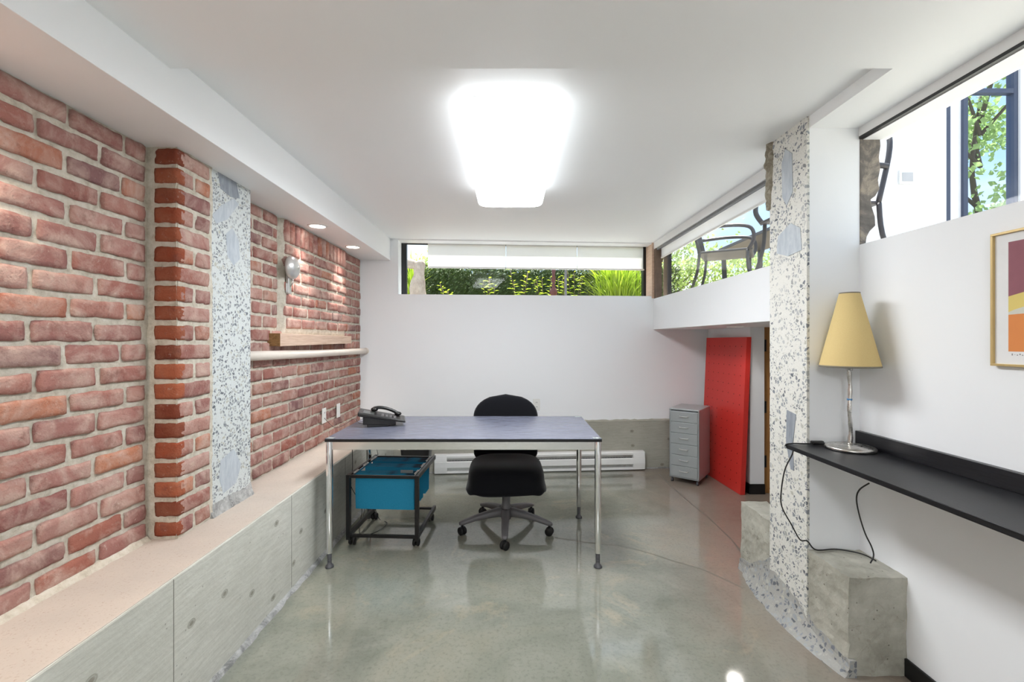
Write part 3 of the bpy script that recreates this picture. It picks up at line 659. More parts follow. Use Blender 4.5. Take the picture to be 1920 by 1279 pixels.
b.loft([srect(.20, .20, 0, .335, 48), srect(.262, .247, 0, .318, 48, .34, .006, -.012), srect(.270, .254, 0, .321, 48, .34, .006, -.012), srect(.256, .246, 0, .345, 48, .40), srect(.254, .243, 0, .385, 48, .42),
        srect(.252, .240, 0, .42, 48, .45), srect(.240, .230, .003, .448, 48, .5), srect(.218, .21, .006, .466, 48, .55), srect(.18, .175, .01, .475, 48, .6), srect(.12, .11, .02, .478, 48, .7), srect(.05, .05, .02, .476, 48, .8)])
b.build('seat', M['fabric'], ch, subsurf=1)
b = MB(); rg = []                                  # backrest: tall rounded pad, slightly dished
for i in range(25):
    t_ = i / 24; z = .40 + .482 * t_
    hw = .238 + .008 * math.sin(t_ * PI)
    if t_ > .62: k = (t_ - .62) / .38; hw *= math.sqrt(max(0.0, 1 - k ** 2.6)) * .98 + .02
    if t_ < .06: hw *= .9 + t_ / .06 * .1
    th = .036 * (1 if t_ < .85 else max(.25, math.sqrt(max(.05, 1 - ((t_ - .85) / .15) ** 2))))
    cy = .33 + .035 * t_; ring = []
    for m_ in range(28):
        a = 2 * PI * m_ / 28; ca, sa = math.cos(a), math.sin(a)
        x = hw * math.copysign(abs(ca) ** .7, ca); ring.append(Vector((x, cy + th * math.copysign(abs(sa) ** .8, sa) - .35 * x * x, z)))
    rg.append(ring)
b.loft(rg); b.build('backrest', M['fabric'], ch)
b = MB(); b.box(-.09, .09, -.09, .12, .315, .345); b.bar((0, .08, .325), (0, .36, .33), .05, .012); b.bar((0, .36, .325), (0, .385, .60), .05, .012)
b.build('seat_mechanism', M['black_metal'], ch, bevel=.003)
b = MB(); b.tube([(-.08, 0, .33), (-.20, -.05, .316), (-.235, -.07, .312)], .006); b.ball((-.245, -.075, .311), (.02, .012, .012), 8); b.build('height_lever', M['black_plastic'], ch)

# file cart
ct = thing('file_cart', 'black metal rolling file cart under the left end of the desk', 'file cart', (-.80, 2.84, 0), R(-3))
A = MB
for sx in (-1, 1):
    x = sx * .218
    b = A(); b.box(x - .012, x + .012, -.014, .014, .045, .452); b.build('upright', M['black_metal'], ct, bevel=.0015)
    b = A(); b.box(x - .008, x + .008, .014, .50, .424, .452); b.build('top_rail', M['black_metal'], ct, bevel=.0015)
    b = A(); b.box(x - .010, x + .010, .014, .50, .055, .085); b.build('bottom_rail', M['black_metal'], ct, bevel=.0015)
    b = A(); b.box(x - sx * .020 - .002, x - sx * .020 + .002, .014, .49, .436, .447); b.build('hanging_rail', M['chrome'], ct)
b = A(); b.box(-.21, .21, -.009, .009, .432, .450); b.build('cross_bar', M['black_metal'], ct, bevel=.001)
b = A(); b.box(-.21, .21, -.009, .009, .060, .078); b.build('cross_bar', M['black_metal'], ct, bevel=.001)
b = A(); b.box(-.21, .21, .475, .492, .060, .074); b.build('cross_bar', M['black_metal'], ct, bevel=.001)
b = A(); b.box(-.21, .21, .480, .494, .430, .446); b.build('cross_bar', M['black_metal'], ct, bevel=.001)
for sx in (-1, 1):
    for yy in (.03, .43):
        b = A(); c = Vector((sx * .205, yy, 0))
        for s_ in (-1, 1):
            Tm = Matrix.Translation(c + Vector((s_ * .012, 0, .024))) @ Matrix.Rotation(PI / 2, 4, 'Y')
            b.lathe([(.001, -.009), (.019, -.009), (.024, -.004), (.024, .004), (.019, .009), (.001, .009)], 20, Tm)
        b.ball(c + Vector((0, 0, .036)), (.016, .018, .016), 8); b.tube([c + Vector((0, 0, .03)), c + Vector((0, 0, .058))], .006); b.build('caster', M['rubber'], ct)
# hanging folders
TC = ct.matrix_basis.copy() if False else Matrix.Translation(ct.location) @ Matrix.Rotation(ct.rotation_euler.z, 4, 'Z')
ypos = [.040, .060, .082, .104, .205, .226, .248, .270, .345, .368, .392, .415, .438]
names = ['teal hanging folder at the very front of the file cart', 'teal hanging folder with a clear tab, second from the cart front']
proto = None
def make_folder(tabbed):
    t = thing('hanging_folder', '', 'folder')
    for s_ in (-1, 1):
        b = MB(); vs = []
        nx, nz_ = 10, 6
        for sgn in (0, 1):
            for j in range(nz_ + 1):
                for i in range(nx + 1):
                    x = -.189 + .378 * i / nx; q = j / nz_; z = -.225 * (1 - q)
                    y = s_ * (.0010 + .004 * (q > .99) * 0 + .0055 * math.sin(q * PI) + .0012 * NZ(x * 8, z * 8, s_)) + sgn * .0007
                    vs.append((x, y, z))
        N = (nx + 1) * (nz_ + 1)
        fs = [(k * N + j * (nx + 1) + i, k * N + j * (nx + 1) + i + 1, k * N + (j + 1) * (nx + 1) + i + 1, k * N + (j + 1) * (nx + 1) + i) for k in (0, 1) for j in range(nz_) for i in range(nx)]
        b.add(vs, fs, 0, True); b.build('folder_sheet', M['teal'], t)
    b = MB(); b.box(-.194, .194, -.001, .001, -.004, .0005); b.build('hanging_rod', M['black_metal'], t)
    for s_ in (-1, 1):
        b = MB(); b.box(s_ * .197 - .006, s_ * .197 + .006, -.0025, .0025, .001, .009); b.build('rod_tip', M['white_plastic'], t)
    if tabbed: b = MB(); b.box(.09, .17, -.0035, -.0005, -.004, .014); b.build('clear_tab', plain('frosted_tab', lin(150, 158, 160), .3), t)
    return t
pr = make_folder(False); prt = make_folder(True)
ords = ['frontmost', 'second from the front of', 'third from the front of', 'last of the front bunch in', 'first of the middle bunch in', 'second of the middle bunch in', 'third of the middle bunch in', 'last of the middle bunch in',
        'first of the rear bunch in', 'second of the rear bunch in', 'middle one of the rear bunch in', 'last but one at the back of', 'rearmost of all in']
usedp = usedt = False
for i, yy in enumerate(ypos):
    if i == 2: o = prt
    elif not usedp: o = pr; usedp = True
    else: o = copy_tree(pr)
    o.parent = None; o.location = TC @ Vector((0, yy, .4475)); o.rotation_euler = (0, 0, ct.rotation_euler.z + R(((i * 37) % 7 - 3) * .25))
    o['label'] = ('teal hanging folder with a grey tab, third from the front of the file cart' if i == 2 else
                  'teal hanging folder with the large plain face, frontmost in the cart' if i == 0 else 'teal hanging folder, ' + ords[i] + ' the file cart')
    o['category'] = 'folder'; o['group'] = 'teal hanging folders in the rolling cart'
# waste bin behind the cart
t = thing('waste_bin', 'dark grey waste bin behind the file cart by the far wall', 'waste bin', (-.86, 4.16, 0))
b = MB()
rr = lambda w_, d_, z: [Vector((x, y, z)) for x, y, _ in [tuple(p) for p in srect(w_, d_, 0, z, 32, .3)]]
b.loft([rr(.10, .085, .0), rr(.112, .09, .10), rr(.135, .105, .325), rr(.139, .109, .326), rr(.139, .109, .337), rr(.130, .10, .337), rr(.105, .083, .02)]); b.build('bin_body', plain('charcoal_plastic', lin(52, 50, 52), .5), t)
# telephone
ph = thing('telephone', 'black desk telephone on the left of the desk', 'telephone', (-.845, 3.0, .7385), R(14))
b = MB()
def wedge(b, x0, x1, y0, y1, za0, za1, zb0, zb1, mi=0):      # left bottom/top, right bottom/top
    v = [(x0, y0, za0), (x1, y0, zb0), (x1, y1, zb0), (x0, y1, za0), (x0, y0, za1), (x1, y0, zb1), (x1, y1, zb1), (x0, y1, za1)]
    b.add(v, [(3, 2, 1, 0), (4, 5, 6, 7), (0, 1, 5, 4), (1, 2, 6, 5), (2, 3, 7, 6), (3, 0, 4, 7)], mi)
wedge(b, -.150, .145, -.10, .10, .074, .100, .022, .036); b.build('body', M['dark_plastic'], ph, bevel=.006, seg=3)
b = MB(); wedge(b, -.12, .085, -.085, .085, .018, .074, .010, .036); wedge(b, -.095, .04, -.08, .08, .0, .030, .0, .03); b.build('stand', M['dark_plastic'], ph, bevel=.004)
b = MB(); sl = lambda x: .100 - (.064 / .295) * (x + .150)
pts = [(-.06, .062, sl(-.06) + .014), (-.045, .062, sl(-.045) + .026), (-.01, .062, sl(-.01) + .034), (.04, .062, sl(.04) + .032), (.085, .062, sl(.085) + .02), (.10, .062, sl(.10) + .010)]
b.tube(spline(pts, 4), [.013] * 4 + [.011] * 13 + [.013] * 4, 12); b.ball((-.055, .062, sl(-.055) + .014), (.024, .024, .015), 8); b.ball((.098, .062, sl(.098) + .012), (.024, .024, .014), 8)
b.build('handset', M['black_plastic'], ph)
b = MB()
for i in range(4):
    for j in range(3): x = .0 + i * .026; y = -.06 + j * .03; b.box(x - .008, x + .008, y - .009, y + .009, sl(x) - .004, sl(x) + .003)
b.build('keypad', M['grey_plastic'], ph, bevel=.001)
b = MB(); wedge(b, -.12, -.05, -.08, .03, sl(-.12) - .004, sl(-.12) + .002, sl(-.05) - .004, sl(-.05) + .002); b.build('display', plain('display_grey', lin(70, 74, 72), .2), ph)
# cords at the left
def cord(name, pts, r, mat, label, n=8):
    b = MB(); b.tube(spline(pts, n), r, 8); return tag(b.build(name, mat), label, 'cable')
IPH = (Matrix.Translation(ph.location) @ Matrix.Rotation(ph.rotation_euler.z, 4, 'Z')).inverted()
b = MB(); b.tube([IPH @ p for p in spline([(-1.437, 3.49, .70), (-1.33, 3.42, .64), (-1.22, 3.30, .675), (-1.09, 3.16, .747), (-1.02, 3.05, .7415), (-.97, 3.0, .742)], 8)], .0015, 8); b.build('telephone_cord', M['black_plastic'], ph)
cord('loose_cable', [(-1.10, 3.50, .66), (-1.105, 3.20, .60), (-1.08, 3.10, .42), (-1.10, 3.12, .30), (-1.05, 3.2, .12), (-1.04, 3.12, .012), (-.98, 3.0, .005), (-.90, 3.06, .005), (-.87, 3.2, .005), (-.95, 3.28, .006), (-1.0, 3.3, .12)], .0022, M['black_plastic'], 'thin black cable looped on the floor under the file cart')
cord('loose_cable', [(-1.00, 3.36, .66), (-1.01, 3.38, .54), (-.98, 3.36, .40), (-1.03, 3.30, .20), (-1.06, 3.24, .01), (-1.05, 3.10, .005)], .0018, M['black_plastic'], 'thin black cable hanging down beside rear left desk leg')
# wall plates
def plate(name, T, label, sockets):
    t = thing(name, label, 'wall plate'); t.matrix_basis = T
    b = MB(); b.box(-.036, .036, -.006, 0, -.058, .058); b.build('cover_plate', M['white_plastic'], t, bevel=.003)
    for z in sockets:
        b = MB(); b.box(-.015, .015, -.009, -.006, z - .014, z + .014); rc = b.build('socket', M['white_plastic'], t, bevel=.002)
        b = MB(); b.box(-.007, -.004, -.0095, -.0088, z - .005, z + .006); b.box(.004, .007, -.0095, -.0088, z - .005, z + .006); b.build('slots', M['slot'], rc)
    return t
TL = lambda y, z: Matrix.Translation((LW + .012, y, z)) @ Matrix.Rotation(PI / 2, 4, 'Z')
plate('power_outlet', TL(3.49, .715), 'white double outlet on brick wall, nearer one above ledge', (.022, -.022))
plate('phone_jack', TL(3.78, .71), 'white blank wall plate on brick wall, nearer the far corner', ())
plate('power_outlet', TB @ Matrix.Translation((1.715, 0, .655)), 'white outlet on the far white wall behind the office chair', (.022, -.022))
# drawer cabinet
cb = thing('drawer_cabinet', 'small grey steel cabinet with six drawers beside the red panel', 'drawer cabinet', (1.461, 4.165, 0), math.atan2(-.61, .79))
CWD, CD, C0, C1 = .262, .355, .045, .672
b = MB(); b.box(0, .006, 0, CD, C0, C1); b.box(CWD - .006, CWD, 0, CD, C0, C1); b.box(0, CWD, CD - .006, CD, C0, C1); b.box(0, CWD, 0, CD, C0, C0 + .008); b.box(.006, CWD - .006, .004, CD, C0 + .008, C1 - .02); b.box(0, .012, 0, .01, C0, C1); b.box(CWD - .012, CWD, 0, .01, C0, C1); b.box(0, CWD, 0, .01, C0, C0 + .014)
b.build('body', M['silver'], cb, bevel=.0015)
b = MB(); b.box(-.002, CWD + .002, -.004, CD + .002, C1 - .012, C1 + .003); b.build('top', M['silver'], cb, bevel=.003)
dh = (C1 - .02 - C0 - .014) / 6
for k in range(6):
    z0 = C0 + .014 + k * dh; b = MB(); b.box(.014, CWD - .014, -.006, .006, z0 + .0025, z0 + dh - .0025); dr = b.build('drawer', M['silver'], cb, bevel=.002)
    zc = z0 + dh * .55; b = MB(); b.tube(spline([(CWD / 2 - .036, -.006, zc + .002), (CWD / 2 - .03, -.022, zc), (CWD / 2 + .03, -.022, zc), (CWD / 2 + .036, -.006, zc + .002)], 4), .0035, 8); b.build('handle', M['alu'], dr)
for x, y in ((.02, .02), (CWD - .02, .02), (.02, CD - .03), (CWD - .02, CD - .03)):
    b = MB(); Tm = Matrix.Translation((x, y, .017)) @ Matrix.Rotation(PI / 2, 4, 'Y'); b.lathe([(.001, -.009), (.017, -.008), (.017, .008), (.001, .009)], 16, Tm); b.box(x - .006, x + .006, y - .006, y + .006, .02, C0 + .002); b.build('caster', M['foot_plastic'], cb)
# red panel leaning
b = MB(); B0, B1 = Vector((1.893, 4.50, .002)), Vector((1.921, 3.788, .002)); T0, T1 = Vector((1.948, 4.50, 1.318)), Vector((1.976, 3.79, 1.322)); th = Vector((.040, .002, 0))
v = [B0, B1, T1, T0, B0 + th, B1 + th, T1 + th, T0 + th]; b.add(v, [(0, 1, 2, 3), (7, 6, 5, 4), (0, 4, 5, 1), (1, 5, 6, 2), (2, 6, 7, 3), (3, 7, 4, 0)])
nrm = (T0 - B0).cross(B1 - B0).normalized()
if nrm.x > 0: nrm = -nrm
q = nrm.to_track_quat('Z', 'Y').to_matrix().to_4x4()
for i in range(7):
    for j in range(15):
        p = B0.lerp(B1, .10 + .8 * i / 6).lerp(T0.lerp(T1, .10 + .8 * i / 6), .06 + .88 * j / 14)
        b.lathe([(.0052, .0), (.0048, .0010), (.001, .0011)], 8, Matrix.Translation(p) @ q, 1)
tag(b.build('pegboard_panel', [M['red'], M['hole']]), 'tall red perforated panel leaning on the alcove wall', 'panel')
# baseboard heater
ht = thing('baseboard_heater', 'long white electric baseboard heater along the far wall', 'heater'); ht.matrix_basis = TB @ Matrix.Translation((.715, -.024, .010))
L = 2.075
prof = [(0, 0), (-.052, 0), (-.056, .012), (-.052, .018), (-.060, .045), (-.066, .055), (-.066, .108), (-.058, .118), (-.040, .150), (-.058, .156), (-.052, .172), (0, .176)]
b = MB(); b.prism([(-.004, 0), (-.050, 0), (-.05, .172), (-.004, .176)], lambda a, c: (.07, a * .5, c), lambda a, c: (L - .07, a * .5, c)); b.build('back_plate', M['slot'], ht)
b = MB(); b.prism([(-.052, .052), (-.066, .056), (-.066, .112), (-.052, .118)], lambda a, c: (.0, a, c), lambda a, c: (L, a, c)); b.build('front_cover', M['white_enamel'], ht, bevel=.003)
b = MB(); b.prism([(0, .150), (-.054, .144), (-.058, .165), (-.045, .178), (0, .180)], lambda a, c: (0, a, c), lambda a, c: (L, a, c)); b.build('top_rail', M['white_enamel'], ht, bevel=.002)
b = MB(); b.prism([(0, 0), (-.056, 0), (-.056, .022), (0, .022)], lambda a, c: (0, a, c), lambda a, c: (L, a, c)); b.build('bottom_rail', M['white_enamel'], ht, bevel=.002)
for x0, x1 in ((0, .12), (L - .12, L)):
    b = MB(); b.prism([(0, 0), (-.056, 0), (-.064, .05), (-.064, .12), (-.054, .178), (0, .178)], lambda a, c: (x0, a, c), lambda a, c: (x1, a, c)); b.build('end_cap', M['white_enamel'], ht, bevel=.003)
for z0_, z1_ in ((.118, .145), (.024, .052)):
    b = MB(); b.box(.12, L - .12, -.030, -.026, z0_, z1_)
    for i in range(66): x = .13 + i * (L - .26) / 65; b.box(x, x + .010, -.036, -.030, z0_, z1_)
    b.build('fin_row', M['alu'], ht)
# pipe, beam and bell on the brick wall
b = MB(); pp = [(LW + .045, 2.34, 1.213), (LW + .047, 3.2, 1.20), (LW + .05, 4.20, 1.192), (LW + .052, 4.44, 1.190)]; b.tube(pp, .027, 20); 
pi_ = b.build('wall_pipe', M['pipe']); tag(pi_, 'painted white horizontal pipe running along the brick wall', 'pipe')
for yy in (4.36,): b = MB(); b.tube([(LW + .052, yy, 1.1905), (LW + .052, yy + .05, 1.190)], .031, 20); b.build('pipe_collar', M['pipe'], pi_)
b = MB(); v = [(LW - .01, 2.712, 1.262), (LW + .073, 2.712, 1.260), (LW + .068, 3.94, 1.268), (LW - .01, 3.94, 1.268), (LW - .01, 2.712, 1.338), (LW + .073, 2.712, 1.338), (LW + .068, 3.94, 1.330), (LW - .01, 3.94, 1.330)]
b.add(v, [(3, 2, 1, 0), (4, 5, 6, 7), (1, 2, 6, 5), (2, 3, 7, 6), (3, 0, 4, 7)]); b.add(v, [(0, 1, 5, 4)], 1)
tag(b.build('timber_sill', [M['beam'], M['beam_end']], bevel=.002), 'old pale timber sill beam set in the brick wall above the pipe', 'beam')
bl = thing('alarm_bell', 'round silver alarm bell on the brick wall', 'bell', (LW + .022, 2.90, 1.760))
Tm = Matrix.Rotation(PI / 2, 4, 'Y')
b = MB(); b.lathe([(.001, .0), (.032, .0), (.032, .03), (.001, .03)], 24, Tm); b.build('mount', M['silver'], bl)
b = MB(); b.lathe([(.062, .020), (.074, .022), (.075, .030), (.070, .044), (.056, .058), (.036, .067), (.015, .071), (.001, .072)], 40, Tm); go = b.build('gong', M['alu'], bl)
b = MB(); b.lathe([(.008, .070), (.008, .076), (.001, .077)], 16, Tm); b.build('centre_nut', M['brushed'], go)
b = MB(); b.box(.0, .02, -.018, .018, -.165, -.03); b.box(.0, .012, -.026, .026, -.16, -.10); b.build('striker_box', M['alu'], bl, bevel=.004)
b = MB(); b.tube([(.022, 0, -.12), (.034, .004, -.095), (.034, .002, -.070)], .004); b.ball((.034, .002, -.079), .008, 8); b.build('striker', M['brushed'], bl)

# shelf
sh = thing('wall_shelf', 'long black wood shelf with raised back edge on the right wall', 'shelf', (RW, 1.2, .842))
b = MB(); b.box(-.326, 0, -.95, .787, -.018, 0); b.build('board', M['black_wood'], sh, bevel=.0015)
b = MB(); b.box(-.022, 0, -.95, .787, .0, .060); b.build('back_upstand', M['black_wood'], sh, bevel=.0015)
for yy in (-.5, .18):
    b = MB(); b.box(-.16, 0, yy, yy + .02, -.03, -.018); b.box(-.006, 0, yy, yy + .02, -.14, -.018); b.build('bracket', M['black_metal'], sh)
# lamp
lp = thing('table_lamp', 'table lamp with cream cone shade on the black shelf', 'lamp', (1.419, 1.893, .842))
b = MB(); b.lathe([(.001, .0), (.085, .0), (.090, .003), (.090, .010), (.086, .014), (.03, .018), (.02, .022), (.001, .022)], 48); b.build('base', M['brushed'], lp)
pts = []
for i in range(25): t_ = i / 24; z = .02 + .34 * t_; pts.append((.004 * math.sin(t_ * 11) - .004 * t_, .003 * math.sin(t_ * 9 + 1), z))
b = MB(); b.tube(pts, [.0095 if i < 3 else .0078 + .0008 * math.sin(i * 1.3) for i in range(25)], 16); b.build('stem', M['brushed'], lp)
b = MB(); b.tube([(-.002, .001, .205), (-.002, .001, .212)], .0095, 16); b.build('tape_band', M['blue'], lp)
b = MB(); b.tube([(-.004, 0, .33), (-.004, 0, .372)], .012, 16); b.build('lamp_holder', M['brushed'], lp)
b = MB(); n = 48
b.lathe([(.107, .347), (.036, .652), (.0345, .652), (.1055, .3475)], 56, Matrix.Translation((-.003, 0, 0))); b.f = b.f[:-2]; b.mi = b.mi[:-2]; b.sm = b.sm[:-2]
b.build('lamp_shade', M['shade'], lp)
b = MB(); b.lathe([(.1062, .351), (.1085, .346), (.1075, .344), (.1045, .346)], 56, Matrix.Translation((-.003, 0, 0))); b.lathe([(.0362, .648), (.0372, .654), (.0345, .655), (.034, .648)], 40, Matrix.Translation((-.003, 0, 0)))
b.f = [f for f in b.f if len(f) == 4]; b.mi = b.mi[:len(b.f)]; b.sm = b.sm[:len(b.f)]
b.build('shade_trim', M['shade_trim'], lp)
b = MB(); b.ball((-.003, 0, .42), (.025, .025, .035), 10); b.build('bulb', plain('frosted_bulb', lin(230, 230, 226), .4), lp)
for a in (0, 2.1, 4.2): b = MB(); b.tube([(-.003, 0, .625), (-.003 + .041 * math.cos(a), .041 * math.sin(a), .62)], .0014, 6); b.build('shade_spider', M['brushed'], lp)
# lamp cord with switch
cp_ = [(1.505, 1.945, .850), (1.49, 1.968, .849), (1.45, 1.982, .848), (1.39, 1.981, .848), (1.335, 1.970, .849), (1.28, 1.965, .849), (1.23, 1.978, .847), (1.203, 1.982, .838)]
c2 = [px(1487, 846, 1.975), px(1472, 880, 1.975), px(1465, 920, 1.98), px(1466, 950, 1.98), px(1484, 984, 1.98), px(1500, 1012, 1.98), Vector((1.297, 1.98, .42))]
b = MB(); allp = cp_ + c2 + [Vector((1.325, 1.965, .389)), Vector((1.42, 1.972, .388)), Vector((1.495, 1.93, .388)), Vector((1.508, 1.87, .388))]
b.tube(spline(allp, 8), .0028, 8); lc = tag(b.build('lamp_cord', M['black_plastic']), 'black lamp cord trailing over the shelf end to the concrete block', 'cable')
b = MB(); b.box(-.026, .026, -.009, .009, -.002, .014); sw = b.build('inline_switch', M['black_plastic'], lc, bevel=.004); sw.location = (1.332, 1.968, .847)
cord('loose_cable', [px(1630, 906, 1.78), px(1612, 918, 1.80), px(1606, 935, 1.82), px(1611, 965, 1.84), px(1622, 1000, 1.86), px(1634, 1025, 1.86), px(1638, 1042, 1.85), px(1632, 1056, 1.84)], .0028, M['black_plastic'], 'black cord hanging from under the shelf to the concrete block top')
# picture
pc = thing('framed_print', 'thin gold framed abstract print on the right wall', 'picture', (RW, 1.432, 1.218))
H_, W_ = .414, .52; f = .0075
b = MB(); b.box(-.018, 0, -W_, 0, 0, f); b.box(-.018, 0, -W_, 0, H_ - f, H_); b.box(-.018, 0, -f, 0, f, H_ - f); b.box(-.018, 0, -W_, -W_ + f, f, H_ - f); b.build('frame', M['gold'], pc, bevel=.001)
b = MB(); b.box(-.010, -.002, -W_ + f, -f, f, H_ - f); b.build('mat_board', M['mat'], pc)
y0, y1 = -W_ + .048, -.046; z0, z1 = .046, .380
ypr = lambda s: y1 + (y0 - y1) * s
art = thing('art_print', None, None); del_ = None
art.parent = pc
def band(lo, hi, mat, nm):
    b = MB(); n = 24; vs = []
    for i in range(n + 1): s = i / n; vs += [(-.0105, ypr(s), lo(s)), (-.0105, ypr(s), hi(s)), (-.0098, ypr(s), lo(s)), (-.0098, ypr(s), hi(s))]
    b.add(vs, [(4 * i, 4 * i + 4, 4 * i + 5, 4 * i + 1) for i in range(n)]); b.build(nm, mat, art)
l1 = lambda s: .158 + .02 * s * (1 - s); l2 = lambda s: .166 + .09 * s ** .8; l3 = lambda s: .184 + .12 * s ** .9; l4 = lambda s: .214 + .10 * s
band(lambda s: z0, l1, M['orange'], 'orange_field'); band(l1, l2, M['greycream'], 'cream_wave'); band(l2, l4, M['yellow'], 'yellow_wave'); band(l4, lambda s: z1, M['mauve'], 'mauve_field')
b = MB()
for i in range(9): y = -.055 - i * .007; b.box(-.0105, -.0101, y - .003, y, .034 + .002 * (i % 2), .037 + .003 * (i % 3 == 0))
b.build('pencil_signature', M['ink'], pc)
# blinds
for i, (u0, u1) in enumerate(((.625, 1.42), (1.425, 2.165), (2.17, 2.885))):
    t = thing('roller_blind', ['white roller blind in the far window, leftmost of three', 'white roller blind in the far window, middle of three', 'white roller blind in the far window, next to the corner post'][i], 'blind', group='white roller blinds in the far window')
    t.matrix_basis = TB
    b = MB(); b.box(u0, u1, .194, .196, 2.045, CEIL + .001); b.build('blind_cloth', M['blind'], t)
    b = MB(); b.box(u0, u1, .189, .199, 2.030, 2.047); b.build('bottom_bar', M['white_enamel'], t, bevel=.002)
b = MB(); b.box(1.505, 1.507, 2.275, 4.52, 2.125, 2.215); bb = b.build('blind_cloth', M['blind']); bb.name = 'roller_blind'; tag(bb, 'white roller blind rolled up in the high window beside the pillar', 'blind')
b = MB(); b.box(1.500, 1.512, 2.275, 4.52, 2.112, 2.126); b.build('bottom_bar', M['white_enamel'], bb)

# ================================================================== OUTSIDE
GZ = 1.66
b = MB(); b.box(-6, 9, 4.98, 40, GZ - .3, GZ - .06); struct(b.build('garden_ground', M['soil']))
b = MB(); b.box(1.66, 12, -4, 4.98, GZ - .06, GZ); struct(b.build('patio_paving', M['paving']))
def leaves(b, n, fn, size, rnd, mi=0, asp=.45):
    for _ in range(n):
        p = fn(); d = Vector((rnd.gauss(0, 1), rnd.gauss(0, 1), rnd.gauss(0, 1))).normalized(); u = d.orthogonal().normalized(); v = d.cross(u); s = size * rnd.uniform(.6, 1.3)
        b.add([p - u * s / 2, p + v * s * asp / 2 + d * s * .1, p + u * s / 2, p - v * s * asp / 2 + d * s * .1], [(0, 1, 2, 3)], mi)
def leaves_mat(b, name, mat, par=None): return b.build(name, mat, par, recalc=False)
# hedge
rnd = random.Random(11); b = MB(); HY = 7.2
b.box(-2.4, 2.6, HY + .15, HY + .7, GZ - .06, 2.36)
def hp():
    if rnd.random() < .35: return Vector((rnd.uniform(-2.5, 2.7), rnd.uniform(HY, HY + .8), 2.43 + rnd.uniform(-.06, .05)))
    return Vector((rnd.uniform(-2.5, 2.7), HY + abs(rnd.gauss(0, .08)), rnd.uniform(GZ, 2.44)))
leaves(b, 15000, hp, .06, rnd); tag(leaves_mat(b, 'hedge', M['leaf_dark']), 'clipped dark green hedge outside the far window', 'hedge')
rnd = random.Random(12); b = MB(); b.box(1.9, 1.0, 0, 0, 0, 0) if False else None
# leafy plants in front of the hedge
def plant(x, y, h, label, seed, spread=.16):
    rnd = random.Random(seed); t = thing('leafy_plant', label, 'plant', (x, y, GZ - .06), 0, 'young leafy plants in front of the hedge')
    bl_ = MB(); st = MB()
    for k in range(5):
        a = rnd.uniform(0, 2 * PI); ln = h * rnd.uniform(.7, 1); top = Vector((math.cos(a) * spread * rnd.uniform(.2, 1), math.sin(a) * spread * .5, ln)); base = Vector((top.x * .2, top.y * .2, 0)); st.tube([base, base.lerp(top, .5), top], .004, 5)
        for j in range(11):
            q = .25 + .75 * j / 10; p = base.lerp(top, q); an = j * 2.4; dr = Vector((math.cos(an), math.sin(an) * .7, .35)).normalized(); L_ = .13 * (1.1 - q * .6); sd = dr.cross(Vector((0, 0, 1))).normalized() * L_ * .2
            bl_.add([p, p + dr * L_ * .5 + sd, p + dr * L_ - Vector((0, 0, L_ * .2)), p + dr * L_ * .5 - sd], [(0, 1, 2, 3)])
    st.build('stem', M['bark'], t); leaves_mat(bl_, 'foliage', M['leaf_light'], t)
pos = [(845, .38, 'low leafy plant by the hedge, just right of the stone sculpture'), (917, .50, 'leafy plant by the hedge, left of the middle of the far window'), (975, .62, 'tall leafy plant by the hedge, above the chair'),
       (1020, .58, 'leafy plant by the hedge, just left of the burgundy post'), (1050, .55, 'leafy plant squeezed between the burgundy post and the grey post'), (1078, .68, 'leafy plant by the hedge, just right of the grey post')]
for i, (x, h, lb) in enumerate(pos): Yp = (6.4, 6.4, 6.3, 6.8, 6.47, 6.8)[i]; q = px(x, 560, Yp); plant(q.x, Yp, h + .12, lb, 30 + i)
def bamboo(x, y, h, n, w_, label, seed):
    rnd = random.Random(seed); t = thing('ornamental_grass', label, 'plant', (x, y, GZ - .06)); b = MB()
    for k in range(n):
        a = rnd.uniform(0, 2 * PI); r0 = rnd.uniform(0, w_ * .5); p0 = Vector((math.cos(a) * r0, math.sin(a) * r0 * .5, rnd.uniform(.0, .45))); L_ = h * rnd.uniform(.4, 1) * .7; lean = rnd.uniform(.1, .8)
        dr = Vector((math.cos(a + rnd.uniform(-.6, .6)), math.sin(a) * .5, 0)); wd = .009 * rnd.uniform(.7, 1.3); sd = Vector((-dr.y, dr.x, 0)).normalized() * wd; pts = []
        for j in range(6): q = j / 5; pts.append(p0 + dr * L_ * lean * q * q + Vector((0, 0, L_ * (q - .35 * lean * q * q))))
        vs = []
        for j, p in enumerate(pts): s = 1 - (j / 5) ** 2 * .95; vs += [p - sd * s, p + sd * s]
        b.add(vs, [(2 * j, 2 * j + 1, 2 * j + 3, 2 * j + 2) for j in range(5)])
    leaves_mat(b, 'blades', M['leaf_light'], t)
q = px(1160, 560, 5.7); bamboo(q.x, 5.7, .80, 700, .62, 'bright green grassy bamboo clump at right end of the far window', 5)
q = px(772, 560, 5.9); bamboo(q.x, 5.9, .78, 160, .18, 'narrow bright green bamboo clump behind the stone sculpture', 6)
